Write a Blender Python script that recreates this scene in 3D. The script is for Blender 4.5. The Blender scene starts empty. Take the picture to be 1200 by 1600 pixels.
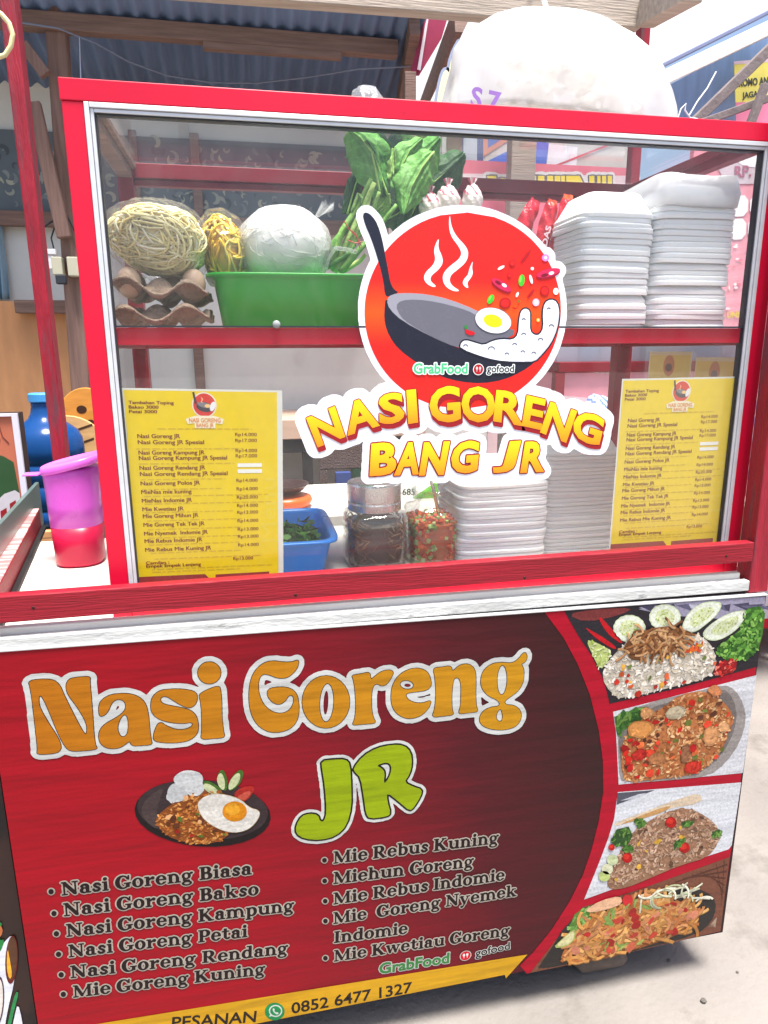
import bpy, bmesh, math, random
import numpy as np
from mathutils import Vector, Matrix
R = math.radians
random.seed(7)
scene = bpy.context.scene
col = scene.collection

# ------------------------------------------------------------------ camera
CP = np.array([0.4557, -1.1774, 0.494]); YAW, PITCH, ROLL, FPX = 0.1943, -0.2314, -0.0052, 1073.0
def cam_axes():
    f = np.array([math.sin(YAW)*math.cos(PITCH), math.cos(YAW)*math.cos(PITCH), math.sin(PITCH)])
    r = np.array([math.cos(YAW), -math.sin(YAW), 0.0]); u = np.cross(r, f)
    c, s = math.cos(ROLL), math.sin(ROLL)
    return r*c+u*s, -r*s+u*c, f
CR, CU, CF = cam_axes()
cd = bpy.data.cameras.new('camera'); cam = bpy.data.objects.new('camera', cd); col.objects.link(cam)
cd.sensor_fit = 'HORIZONTAL'; cd.sensor_width = 36; cd.lens = 36*FPX/1200
cd.clip_start = 0.02; cd.clip_end = 500
cam.matrix_world = Matrix(((CR[0], CU[0], -CF[0], CP[0]), (CR[1], CU[1], -CF[1], CP[1]), (CR[2], CU[2], -CF[2], CP[2]), (0, 0, 0, 1)))
scene.camera = cam

# ------------------------------------------------------------------ light
SUN_EL, SUN_AZ = 76, 160           # azimuth clockwise from +y (the way the cart faces away from)
w = bpy.data.worlds.new('World'); scene.world = w; w.use_nodes = True
nt = w.node_tree; bg = nt.nodes['Background']
sky = nt.nodes.new('ShaderNodeTexSky'); sky.sky_type = 'NISHITA'; sky.sun_disc = False
sky.sun_elevation = R(SUN_EL); sky.sun_rotation = R(SUN_AZ); sky.air_density = 1.0; sky.dust_density = 4.0; sky.ozone_density = 1.0
nt.links.new(sky.outputs[0], bg.inputs[0]); bg.inputs[1].default_value = 0.12
sd = bpy.data.lights.new('sun', 'SUN'); sd.energy = 4.6; sd.angle = R(16); sd.color = (1.0, .96, .9)
so = bpy.data.objects.new('sun', sd); col.objects.link(so)
sdir = Vector((math.sin(R(SUN_AZ))*math.cos(R(SUN_EL)), math.cos(R(SUN_AZ))*math.cos(R(SUN_EL)), math.sin(R(SUN_EL))))
so.rotation_euler = sdir.to_track_quat('Z', 'Y').to_euler(); so.location = (0, 0, 6)
scene.view_settings.view_transform = 'Standard'; scene.view_settings.look = 'None'
scene.view_settings.exposure = 1.12; scene.view_settings.gamma = 1
scene.render.engine = 'CYCLES'
scene.cycles.max_bounces = 10; scene.cycles.transparent_max_bounces = 24; scene.cycles.diffuse_bounces = 5
scene.cycles.use_denoising = True; scene.cycles.caustics_reflective = False; scene.cycles.caustics_refractive = False

# ------------------------------------------------------------------ geometry helpers
def ray(px, py): return CF + CR*(px-600)/FPX - CU*(py-800)/FPX
def onY(px, py, y): d = ray(px, py); p = CP + d*(y-CP[1])/d[1]; return Vector(p)
def onZ(px, py, z): d = ray(px, py); p = CP + d*(z-CP[2])/d[2]; return Vector(p)
def onX(px, py, x): d = ray(px, py); p = CP + d*(x-CP[0])/d[0]; return Vector(p)
def onP(px, py, p0, n): d = Vector(ray(px, py)); c = Vector(CP); return c + d*((Vector(p0)-c).dot(Vector(n))/d.dot(Vector(n)))
def lin(c): c /= 255.0; return c/12.92 if c <= .04045 else ((c+.055)/1.055)**2.4
def S(r, g, b): return (lin(r), lin(g), lin(b))

# ------------------------------------------------------------------ materials
def node(nt, t, **k):
    n = nt.nodes.new(t)
    for a, b in k.items(): setattr(n, a, b)
    return n
def M(name, c, rough=.5, metal=0, var=.12, vs=6, stretch=(1, 1, 1), bump=0, bs=40, c2=None, c2s=8, c2t=.6, c2w=.08, spec=.5, trans=0, ior=1.45, sss=0, coat=0, alpha=1, attr=False, detail=6):
    m = bpy.data.materials.new(name); m.use_nodes = True; nt = m.node_tree; b = nt.nodes['Principled BSDF']
    b.inputs['Roughness'].default_value = rough; b.inputs['Metallic'].default_value = metal
    b.inputs['Specular IOR Level'].default_value = spec; b.inputs['Transmission Weight'].default_value = trans; b.inputs['IOR'].default_value = ior
    b.inputs['Coat Weight'].default_value = coat; b.inputs['Alpha'].default_value = alpha
    if sss:
        b.inputs['Subsurface Weight'].default_value = sss; b.inputs['Subsurface Radius'].default_value = (1, .8, .6); b.inputs['Subsurface Scale'].default_value = .01
    tc = node(nt, 'ShaderNodeTexCoord'); mp = node(nt, 'ShaderNodeMapping'); mp.inputs['Scale'].default_value = stretch
    nt.links.new(tc.outputs['Object'], mp.inputs[0])
    if attr:
        ca = node(nt, 'ShaderNodeVertexColor', layer_name='Col'); src = ca.outputs[0]
    else:
        rgb = node(nt, 'ShaderNodeRGB'); rgb.outputs[0].default_value = (*c, 1); src = rgb.outputs[0]
    if var:
        n = node(nt, 'ShaderNodeTexNoise'); n.inputs['Scale'].default_value = vs; n.inputs['Detail'].default_value = detail
        nt.links.new(mp.outputs[0], n.inputs[0])
        mr = node(nt, 'ShaderNodeMapRange'); mr.inputs[1].default_value = .25; mr.inputs[2].default_value = .75
        mr.inputs[3].default_value = 1-var; mr.inputs[4].default_value = 1+var
        nt.links.new(n.outputs[0], mr.inputs[0])
        mx = node(nt, 'ShaderNodeVectorMath', operation='SCALE'); nt.links.new(src, mx.inputs[0]); nt.links.new(mr.outputs[0], mx.inputs['Scale'])
        src = mx.outputs[0]
        rr = node(nt, 'ShaderNodeMapRange'); rr.inputs[3].default_value = max(0, rough-.08); rr.inputs[4].default_value = min(1, rough+.1)
        nt.links.new(n.outputs[0], rr.inputs[0]); nt.links.new(rr.outputs[0], b.inputs['Roughness'])
    if c2 is not None:
        n2 = node(nt, 'ShaderNodeTexNoise'); n2.inputs['Scale'].default_value = c2s; n2.inputs['Detail'].default_value = 8; n2.inputs['Roughness'].default_value = .65
        nt.links.new(mp.outputs[0], n2.inputs[0])
        m2 = node(nt, 'ShaderNodeMapRange'); m2.inputs[1].default_value = c2t; m2.inputs[2].default_value = c2t+c2w
        nt.links.new(n2.outputs[0], m2.inputs[0])
        mm = node(nt, 'ShaderNodeMix', data_type='RGBA'); mm.inputs[7].default_value = (*c2, 1)
        nt.links.new(m2.outputs[0], mm.inputs[0]); nt.links.new(src, mm.inputs[6]); src = mm.outputs[2]
    nt.links.new(src, b.inputs['Base Color'])
    if bump:
        nb = node(nt, 'ShaderNodeTexNoise'); nb.inputs['Scale'].default_value = bs; nb.inputs['Detail'].default_value = 5
        nt.links.new(mp.outputs[0], nb.inputs[0])
        bp = node(nt, 'ShaderNodeBump'); bp.inputs['Strength'].default_value = bump; bp.inputs['Distance'].default_value = .01
        nt.links.new(nb.outputs[0], bp.inputs['Height']); nt.links.new(bp.outputs[0], b.inputs['Normal'])
    return m
def clear(name, tint=(1, 1, 1), gloss=.08, rough=.02, milk=0, milkc=(.9, .9, .9), bump=0, bs=30, smear=0):
    """thin clear sheet: see-through with a weak mirror and an optional milky share"""
    m = bpy.data.materials.new(name); m.use_nodes = True; nt = m.node_tree; nt.nodes.clear()
    o = node(nt, 'ShaderNodeOutputMaterial'); t = node(nt, 'ShaderNodeBsdfTransparent'); t.inputs[0].default_value = (*tint, 1)
    g = node(nt, 'ShaderNodeBsdfGlossy'); g.inputs['Roughness'].default_value = rough
    lw = node(nt, 'ShaderNodeLayerWeight'); lw.inputs[0].default_value = .25
    mr = node(nt, 'ShaderNodeMapRange'); mr.inputs[3].default_value = gloss*.5; mr.inputs[4].default_value = min(1, gloss*6)
    nt.links.new(lw.outputs['Fresnel'], mr.inputs[0])
    if bump:
        tc = node(nt, 'ShaderNodeTexCoord'); nb = node(nt, 'ShaderNodeTexNoise'); nb.inputs['Scale'].default_value = bs; nb.inputs['Detail'].default_value = 4
        nt.links.new(tc.outputs['Object'], nb.inputs[0]); bp = node(nt, 'ShaderNodeBump'); bp.inputs['Strength'].default_value = bump; bp.inputs['Distance'].default_value = .02
        nt.links.new(nb.outputs[0], bp.inputs['Height']); nt.links.new(bp.outputs[0], g.inputs['Normal'])
    x = node(nt, 'ShaderNodeMixShader'); nt.links.new(mr.outputs[0], x.inputs[0]); nt.links.new(t.outputs[0], x.inputs[1]); nt.links.new(g.outputs[0], x.inputs[2])
    last = x.outputs[0]
    if milk:
        d = node(nt, 'ShaderNodeBsdfDiffuse'); d.inputs[0].default_value = (*milkc, 1); tl = node(nt, 'ShaderNodeBsdfTranslucent'); tl.inputs[0].default_value = (*milkc, 1)
        y = node(nt, 'ShaderNodeMixShader'); y.inputs[0].default_value = .5; nt.links.new(d.outputs[0], y.inputs[1]); nt.links.new(tl.outputs[0], y.inputs[2])
        z = node(nt, 'ShaderNodeMixShader'); z.inputs[0].default_value = milk
        if smear:
            tc = node(nt, 'ShaderNodeTexCoord'); mp = node(nt, 'ShaderNodeMapping'); mp.inputs['Scale'].default_value = (2.2, 1, 1); mp.inputs['Rotation'].default_value = (0, R(35), 0); nt.links.new(tc.outputs['Object'], mp.inputs[0]); n = node(nt, 'ShaderNodeTexNoise'); n.inputs['Scale'].default_value = 4; n.inputs['Detail'].default_value = 9; n.inputs['Roughness'].default_value = .7; n.inputs['Distortion'].default_value = 1.2; nt.links.new(mp.outputs[0], n.inputs[0])
            sm_ = node(nt, 'ShaderNodeMapRange'); sm_.inputs[1].default_value = .38; sm_.inputs[2].default_value = .78; sm_.inputs[3].default_value = milk*.4; sm_.inputs[4].default_value = milk+smear; nt.links.new(n.outputs[0], sm_.inputs[0]); nt.links.new(sm_.outputs[0], z.inputs[0])
        nt.links.new(last, z.inputs[1]); nt.links.new(y.outputs[0], z.inputs[2]); last = z.outputs[0]
    nt.links.new(last, o.inputs[0]); return m

RED = M('red_laminate', S(204, 10, 50), .34, var=.09, vs=5, bump=.04, bs=9, c2=S(150, 20, 40), c2s=26, c2t=.66, c2w=.1)
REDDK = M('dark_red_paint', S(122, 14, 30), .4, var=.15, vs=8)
REDWOOD = M('red_painted_wood', S(136, 12, 32), .5, var=.22, vs=14, stretch=(.35, 3, 6), bump=.25, bs=60, c2=S(96, 30, 34), c2s=9, c2t=.62, c2w=.06)
REDPOST = M('worn_red_painted_wood', S(146, 20, 42), .5, var=.28, vs=14, stretch=(5, 5, .6), bump=.3, bs=60, c2=S(92, 58, 64), c2s=6, c2t=.52, c2w=.14)
REDPALE = M('pale_red_wood', S(205, 120, 120), .6, var=.25, vs=20, stretch=(.4, 4, 4), bump=.2, c2=S(226, 200, 196), c2s=10, c2t=.5)
ALU = M('brushed_aluminium', S(214, 217, 222), .4, .35, var=.06, vs=40, stretch=(1, 1, 1))
ALUDK = M('dark_rubber_seal', S(42, 46, 54), .6, var=.1)
GLASS = clear('window_glass', (.99, .995, .992), gloss=.035)
GLASSF = clear('hazy_smeared_front_glass', (.99, .995, .992), gloss=.045, milk=.01, smear=.035)  # thin milky share puts haze into the glass; the uneven part is smears
WHITEPAINT = M('white_painted_board', S(226, 222, 214), .55, var=.08, vs=10, stretch=(.5, 3, 3), bump=.15, bs=50, c2=S(150, 146, 140), c2s=14, c2t=.66, c2w=.1)
GREYSLAT = M('grime_stained_white_slat', S(186, 188, 186), .6, var=.2, vs=9, stretch=(1, 3, 3), bump=.2, bs=60, c2=S(98, 98, 98), c2s=18, c2t=.6, c2w=.12)
LAMI = M('cream_laminate', S(222, 216, 206), .4, var=.05, vs=5)
BLACK = M('black_board', S(22, 20, 22), .7, var=.2)  # plain black for legs, feet, edge strip and table frame
WOODLT = M('weathered_pale_timber', S(170, 158, 146), .8, var=.25, vs=9, stretch=(.6, 8, 8), bump=.3, bs=30)
WOODBR = M('brown_rough_timber', S(126, 102, 92), .8, var=.3, vs=9, stretch=(.6, 8, 8), bump=.3, bs=30)
WOODPOLE = M('brown_timber_pole', S(126, 100, 90), .8, var=.3, vs=9, stretch=(8, 8, .5), bump=.3, bs=30)
PLY = M('plywood_sheet', S(208, 152, 104), .7, var=.2, vs=5, stretch=(3, 3, .7), detail=8)
PLASTER = M('off_white_plaster', S(218, 221, 216), .9, var=.1, vs=2.2, bump=.15, bs=12, c2=S(196, 196, 188), c2s=3, c2t=.58, c2w=.2)
ZINC = M('corrugated_zinc', S(104, 124, 156), .5, .15, var=.25, vs=3, stretch=(1, .3, 1), c2=S(120, 112, 112), c2s=3, c2t=.62, c2w=.15)
CONC = M('concrete_floor', S(124, 119, 114), .85, var=.22, vs=2.2, bump=.35, bs=55, c2=S(92, 87, 81), c2s=5, c2t=.54, c2w=.22, detail=12)
FOAM = M('white_foam', (.86, .87, .87), .6, var=.02, vs=30, bump=.05, bs=400, sss=.5)
INK = M('printed_ink', (1, 1, 1), .42, var=.04, vs=60, attr=True, spec=.3)
INKGLOSS = M('glossy_sticker_ink', (1, 1, 1), .25, var=.02, vs=40, attr=True)
FLATCOL = M('tinted_plain', (1, 1, 1), .5, var=.1, vs=14, attr=True, bump=.05)
PLASTIC = M('coloured_plastic', (1, 1, 1), .3, var=.04, vs=10, attr=True)
STEEL = M('brushed_steel', S(226, 225, 222), .26, .95, var=.1, vs=30, stretch=(1, 1, 1))
JAR = clear('jar_glass', (.98, .99, .985), gloss=.07)
BAGCLEAR = clear('clear_plastic_bag', (.98, .98, .98), gloss=.05, rough=.12, milk=.03, bump=.7, bs=16)
BAGMILK = clear('milky_plastic_bag', (.98, .98, .98), gloss=.1, rough=.2, milk=.25, milkc=(.93, .92, .93), bump=.8, bs=9)
LEAF = M('leaf_green', (1, 1, 1), .58, var=.3, vs=26, attr=True, bump=.5, bs=70, sss=.08, spec=.35)
NOODLE = M('noodle_strands', (1, 1, 1), .4, var=.12, vs=30, attr=True, sss=.35)
PULP = M('grey_brown_paper_pulp', S(156, 134, 116), .95, var=.35, vs=40, bump=.8, bs=160)

# ------------------------------------------------------------------ mesh builder
OFF = {}
class MB:
    def __init__(s): s.v = []; s.f = []; s.m = []; s.c = []; s.vc = False
    def add(s, vs, fs, m=0, c=(.8, .8, .8)):
        o = len(s.v); s.v += [tuple(v) for v in vs]
        for f in fs: s.f.append(tuple(i+o for i in f)); s.m.append(m); s.c.append(c)
        return s
    def box(s, x0, x1, y0, y1, z0, z1, m=0, c=(.8, .8, .8)):
        return s.hexa([(x0, y0, z0), (x1, y0, z0), (x1, y1, z0), (x0, y1, z0), (x0, y0, z1), (x1, y0, z1), (x1, y1, z1), (x0, y1, z1)], m, c)
    def hexa(s, v, m=0, c=(.8, .8, .8)):
        return s.add(v, [(0, 3, 2, 1), (4, 5, 6, 7), (0, 1, 5, 4), (1, 2, 6, 5), (2, 3, 7, 6), (3, 0, 4, 7)], m, c)
    def bar(s, a, b, wd, ht, up=(0, 0, 1), m=0, c=(.8, .8, .8)):
        a = Vector(a); b = Vector(b); d = (b-a).normalized(); r = d.cross(Vector(up))
        if r.length < 1e-4: r = Vector((1, 0, 0))
        r.normalize(); u = r.cross(d); r *= wd/2; u *= ht/2
        return s.hexa([a-r-u, b-r-u, b+r-u, a+r-u, a-r+u, b-r+u, b+r+u, a+r+u], m, c)
    def tube(s, pts, r, n=6, m=0, c=(.8, .8, .8), caps=True):
        pts = [Vector(p) for p in pts]; k = len(pts); vs = []; fs = []; up = None
        rs = r if isinstance(r, (list, tuple)) else [r]*k
        for i, p in enumerate(pts):
            d = (pts[min(i+1, k-1)]-pts[max(i-1, 0)])
            d = d.normalized() if d.length > 1e-9 else Vector((0, 0, 1))
            if up is None: up = d.orthogonal().normalized()
            up = (up-d*up.dot(d)); up = up.normalized() if up.length > 1e-6 else d.orthogonal().normalized()
            b = d.cross(up)
            for j in range(n):
                a = 2*math.pi*j/n; vs.append(p+(up*math.cos(a)+b*math.sin(a))*rs[i])
        for i in range(k-1):
            for j in range(n): fs.append((i*n+j, i*n+(j+1) % n, (i+1)*n+(j+1) % n, (i+1)*n+j))
        if caps: fs.append(tuple(range(n))[::-1]); fs.append(tuple(range((k-1)*n, k*n)))
        return s.add(vs, fs, m, c)
    def ring(s, prof, ctr, n=32, sq=1.0, sx=1, sy=1, m=0, c=(.8, .8, .8), fn=None, rot=0):
        """lathe; sq<1 squares the section (superellipse); fn(v) moves each point"""
        vs = []; fs = []; ctr = Vector(ctr); mc = isinstance(m, list); k = len(prof)
        for (r, z) in prof:
            for j in range(n):
                a = 2*math.pi*(j+.5)/n; ca, sa = math.cos(a), math.sin(a)
                x = math.copysign(abs(ca)**sq, ca)*r*sx; y = math.copysign(abs(sa)**sq, sa)*r*sy
                if rot: x, y = x*math.cos(rot)-y*math.sin(rot), x*math.sin(rot)+y*math.cos(rot)
                p = Vector((x, y, z)); p = fn(p) if fn else p; vs.append(ctr+p)
        for i in range(k-1):
            for j in range(n): fs.append((i*n+j, i*n+(j+1) % n, (i+1)*n+(j+1) % n, (i+1)*n+j))
        if prof[0][0] > 1e-5: fs.append(tuple(range(n))[::-1])
        if prof[-1][0] > 1e-5: fs.append(tuple(range((k-1)*n, k*n)))
        return s.add(vs, fs, m, c)
    def blob(s, ctr, rad, seg=24, rings=14, m=0, c=(.8, .8, .8), fn=None, rot=None):
        vs = []; fs = []; ctr = Vector(ctr)
        for i in range(rings+1):
            t = math.pi*i/rings
            for j in range(seg):
                a = 2*math.pi*j/seg; p = Vector((math.sin(t)*math.cos(a), math.sin(t)*math.sin(a), math.cos(t)))
                k = fn(p) if fn else 1.0
                q = Vector((p.x*rad[0]*k, p.y*rad[1]*k, p.z*rad[2]*k))
                if rot: q = rot @ q
                vs.append(ctr+q)
        for i in range(rings):
            for j in range(seg): fs.append((i*seg+j, (i+1)*seg+j, (i+1)*seg+(j+1) % seg, i*seg+(j+1) % seg))
        return s.add(vs, fs, m, c)
    def grid(s, fn, nu, nv, m=0, c=(.8, .8, .8), closed=False):
        vs = [fn(i/(nu-1), j/(nv-1)) for j in range(nv) for i in range(nu)]
        fs = [(j*nu+i, j*nu+i+1, (j+1)*nu+i+1, (j+1)*nu+i) for j in range(nv-1) for i in range(nu-1)]
        return s.add(vs, fs, m, c)
    def build(s, name, mats, parent=None, bevel=0, smooth=False, solid=0, origin=None, sub=0, clean=False):
        mats = mats if isinstance(mats, (list, tuple)) else [mats]
        if parent is not None: off = OFF[parent.name]
        elif origin is not None: off = Vector(origin)
        else:
            a = np.array(s.v); lo = a.min(0); hi = a.max(0); off = Vector(((lo[0]+hi[0])/2, (lo[1]+hi[1])/2, lo[2]))
        me = bpy.data.meshes.new(name); me.from_pydata([tuple(Vector(v)-off) for v in s.v], [], s.f)
        for mt in mats: me.materials.append(mt)
        if len(mats) > 1: me.polygons.foreach_set('material_index', s.m)
        ca = me.color_attributes.new('Col', 'FLOAT_COLOR', 'CORNER'); arr = []
        for p in me.polygons:
            c = s.c[p.index]
            if callable(c):
                for vi in p.vertices: arr += [*c(s.v[vi]), 1]
            else: arr += [*c, 1]*p.loop_total
        ca.data.foreach_set('color', arr)
        if smooth: me.polygons.foreach_set('use_smooth', [True]*len(me.polygons))
        if clean:
            bm = bmesh.new(); bm.from_mesh(me); bmesh.ops.remove_doubles(bm, verts=bm.verts, dist=1e-5); bmesh.ops.recalc_face_normals(bm, faces=bm.faces); bm.to_mesh(me); bm.free()
        o = bpy.data.objects.new(name, me); col.objects.link(o)
        if parent is not None: o.parent = parent
        else: o.location = off
        OFF[o.name] = off
        if solid:
            md = o.modifiers.new('solid', 'SOLIDIFY'); md.thickness = solid; md.offset = 0
        if sub:
            md = o.modifiers.new('sub', 'SUBSURF'); md.levels = sub; md.render_levels = sub
        if bevel:
            md = o.modifiers.new('bevel', 'BEVEL'); md.width = bevel; md.segments = 2; md.limit_method = 'ANGLE'; md.angle_limit = R(40)
        return o
def T(name, label, cat, loc, group=None):
    o = bpy.data.objects.new(name, None); o.empty_display_size = .05; col.objects.link(o); o.location = loc; OFF[o.name] = Vector(loc)
    return tag(o, label, cat, group)
def tag(o, label=None, cat=None, group=None, kind=None):
    if label: o['label'] = label
    if cat: o['category'] = cat
    if group: o['group'] = group
    if kind: o['kind'] = kind
    return o
def copy_thing(o, loc, label=None, group=None, rz=0):
    c = o.copy(); col.objects.link(c); c.location = loc; c.rotation_euler.z = rz; OFF[c.name] = Vector(loc)
    if label: c['label'] = label
    if group: c['group'] = group
    for ch in o.children:
        d = ch.copy(); col.objects.link(d); d.parent = c
        for g in ch.children:
            e = g.copy(); col.objects.link(e); e.parent = d
    return c

# ------------------------------------------------------------------ flat artwork: loops in metres, filled to sheets
def smooth_loop(pts, it=2):
    """Chaikin corner cutting, for traced soft outlines"""
    p = [Vector(q).to_2d() for q in pts]
    for _ in range(it):
        n = []
        for i in range(len(p)):
            a, b = p[i], p[(i+1) % len(p)]; n += [a*.75+b*.25, a*.25+b*.75]
        p = n
    return [(q.x, q.y) for q in p]
def fill_mask(shapes, res, pad):
    pts = np.array([q for sh in shapes for lp in sh for q in lp]); lo = pts.min(0)-pad; hi = pts.max(0)+pad
    W = int((hi[0]-lo[0])/res)+3; H = int((hi[1]-lo[1])/res)+3
    out = np.zeros((H, W), bool); xs = lo[0]+np.arange(W)*res
    for sh in shapes:
        m = np.zeros((H, W), bool)
        for lp in sh:
            a = np.array(lp); b = np.roll(a, -1, 0)
            y0 = np.minimum(a[:, 1], b[:, 1]).min(); y1 = np.maximum(a[:, 1], b[:, 1]).max()
            for r in range(max(0, int((y0-lo[1])/res)), min(H, int((y1-lo[1])/res)+2)):
                y = lo[1]+r*res+1e-7
                k = (a[:, 1] > y) != (b[:, 1] > y)
                if not k.any(): continue
                xi = a[k, 0]+(y-a[k, 1])*(b[k, 0]-a[k, 0])/(b[k, 1]-a[k, 1])
                m[r] ^= (np.searchsorted(np.sort(xi), xs) % 2).astype(bool)
        out |= m
    return out, lo
def trace(mask, lo, res, tol=.3):
    f = mask.astype(float)
    for _ in range(2):
        g = np.pad(f, 1); f = (g[:-2, 1:-1]+2*g[1:-1, 1:-1]+g[2:, 1:-1])/4
        g = np.pad(f, 1); f = (g[1:-1, :-2]+2*g[1:-1, 1:-1]+g[1:-1, 2:])/4
    H, W = f.shape; b = f > .5
    idx = b[:-1, :-1]*1+b[:-1, 1:]*2+b[1:, 1:]*4+b[1:, :-1]*8
    tab = {1: [(3, 0)], 2: [(0, 1)], 3: [(3, 1)], 4: [(1, 2)], 5: [(3, 2), (1, 0)], 6: [(0, 2)], 7: [(3, 2)], 8: [(2, 3)], 9: [(2, 0)], 10: [(0, 3), (2, 1)], 11: [(2, 1)], 12: [(1, 3)], 13: [(1, 0)], 14: [(0, 3)]}
    nxt = {}; pos = {}
    def ep(r, c, e):
        if e == 0: k = (0, r, c); p, q = (r, c), (r, c+1)
        elif e == 1: k = (1, r, c+1); p, q = (r, c+1), (r+1, c+1)
        elif e == 2: k = (0, r+1, c); p, q = (r+1, c), (r+1, c+1)
        else: k = (1, r, c); p, q = (r, c), (r+1, c)
        if k not in pos:
            t = (.5-f[p])/(f[q]-f[p]); pos[k] = (lo[0]+(p[1]+t*(q[1]-p[1]))*res, lo[1]+(p[0]+t*(q[0]-p[0]))*res)
        return k
    for r, c in zip(*np.nonzero((idx > 0) & (idx < 15))):
        for a, e in tab[int(idx[r, c])]: nxt[ep(r, c, a)] = ep(r, c, e)
    loops = []
    while nxt:
        k0, k = nxt.popitem(); lp = [pos[k0]]
        while k != k0 and k in nxt: lp.append(pos[k]); k = nxt.pop(k)
        if len(lp) > 5: loops.append(simplify(lp, tol*res))
    return [l for l in loops if len(l) > 3]
def simplify(lp, tol):
    a = np.array(lp); n = len(a); keep = np.zeros(n, bool); far = int(((a-a[0])**2).sum(1).argmax()); keep[0] = keep[far] = True
    st = [(0, far), (far, n)]
    while st:
        i, j = st.pop()
        if j-i < 2: continue
        p, q = a[i], a[j % n]; d = q-p; L = math.hypot(*d)+1e-12; sg = a[i+1:j]-p
        e = np.abs(sg[:, 0]*d[1]-sg[:, 1]*d[0])/L; k = int(e.argmax())
        if e[k] > tol: k += i+1; keep[k] = True; st += [(i, k), (k, j)]
    return [tuple(x) for x in a[keep]]
def dilate(shapes, r, res=None):
    res = res or max(min(r/5, .0012), .0003); m, lo = fill_mask(shapes, res, r+3*res); k = r/res; out = np.zeros_like(m); H, W = m.shape
    cs = np.pad(np.cumsum(m, 1), ((0, 0), (1, 0)))
    for dy in range(-int(k), int(k)+1):
        hw = int(math.sqrt(k*k-dy*dy)); a = np.clip(np.arange(W)+hw+1, 0, W); b = np.clip(np.arange(W)-hw, 0, W)
        row = (cs[:, a]-cs[:, b]) > 0
        if dy >= 0: out[dy:] |= row[:H-dy]
        else: out[:dy] |= row[-dy:]
    return [trace(out, lo, res)]
def tri(loops):
    """even-odd fill of loops -> verts2d, faces"""
    c = bpy.data.curves.new('fill', 'CURVE'); c.dimensions = '2D'; c.fill_mode = 'BOTH'
    for lp in loops:
        sp = c.splines.new('POLY'); sp.points.add(len(lp)-1); sp.use_cyclic_u = True
        sp.points.foreach_set('co', [x for q in lp for x in (q[0]*10, q[1]*10, 0, 1)])
    o = bpy.data.objects.new('fill', c); col.objects.link(o)
    dg = bpy.context.evaluated_depsgraph_get(); me = bpy.data.meshes.new_from_object(o.evaluated_get(dg))
    vs = [(v.co.x/10, v.co.y/10) for v in me.vertices]; fs = [tuple(p.vertices) for p in me.polygons]
    bpy.data.objects.remove(o); bpy.data.curves.remove(c); bpy.data.meshes.remove(me)
    return vs, fs
FONTCACHE = {}
def text_loops(t, bold=0.0, shear=0):
    """outline loops of a word in the built-in face, unit size"""
    key = (t, bold, shear)
    if key in FONTCACHE: return FONTCACHE[key]
    c = bpy.data.curves.new('word', 'FONT'); c.body = t; c.offset = bold; c.resolution_u = 3; c.shear = shear; c.size = 1
    o = bpy.data.objects.new('word', c); col.objects.link(o)
    dg = bpy.context.evaluated_depsgraph_get(); me = bpy.data.meshes.new_from_object(o.evaluated_get(dg))
    bm = bmesh.new(); bm.from_mesh(me); bmesh.ops.remove_doubles(bm, verts=bm.verts, dist=1e-5)
    vs = [(v.co.x, v.co.y) for v in bm.verts]; fs = [tuple(v.index for v in f.verts) for f in bm.faces]
    adj = {}
    for e in bm.edges:
        if len(e.link_faces) == 1:
            a, b = e.verts[0].index, e.verts[1].index; adj.setdefault(a, []).append(b); adj.setdefault(b, []).append(a)
    loops = []; seen = set()
    for st in adj:
        if st in seen: continue
        lp = [st]; seen.add(st); cur = st
        while True:
            n = [q for q in adj[cur] if q not in seen]
            if not n: break
            cur = n[0]; seen.add(cur); lp.append(cur)
        if len(lp) > 2: loops.append([vs[i] for i in lp])
    bm.free(); bpy.data.objects.remove(o); bpy.data.curves.remove(c); bpy.data.meshes.remove(me)
    FONTCACHE[key] = (vs, fs, loops); return FONTCACHE[key]
def bbox(pts): a = np.array(pts); return a.min(0), a.max(0)
def place_word(t, bl, br, h=None, bold=.02, shear=0, loops=False, ref='Hx'):
    """fit a word between two baseline points (2-D, metres); h is the cap height, else kept in proportion"""
    vs, fs, lp = text_loops(t, bold, shear); lo, hi = bbox(vs); bl = np.array(bl); br = np.array(br); d = br-bl; n = np.array([-d[1], d[0]])/math.hypot(*d)
    sx = 1/(hi[0]-lo[0]); hs = (h/.73) if h else math.hypot(*d)*sx
    f = lambda p: tuple(bl+d*((p[0]-lo[0])*sx)+n*(p[1]*hs))
    if loops: return [[f(p) for p in l] for l in lp]
    return [f(p) for p in vs], fs
def word_quad(ch, quad, bold=.03):
    vs, fs, lp = text_loops(ch, bold); lo, hi = bbox(vs); tl, tr, br, bl = [np.array(q) for q in quad]
    def f(p):
        s = (p[0]-lo[0])/(hi[0]-lo[0]); t = (p[1]-lo[1])/(hi[1]-lo[1]); return tuple((bl*(1-s)+br*s)*(1-t)+(tl*(1-s)+tr*s)*t)
    return [[f(p) for p in l] for l in lp]
def ell(cx, cy, rx, ry, rot=0, n=28): c, s = math.cos(R(rot)), math.sin(R(rot)); return [(cx+rx*math.cos(a)*c-ry*math.sin(a)*s, cy+rx*math.cos(a)*s+ry*math.sin(a)*c) for a in [2*math.pi*i/n for i in range(n)]]
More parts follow.
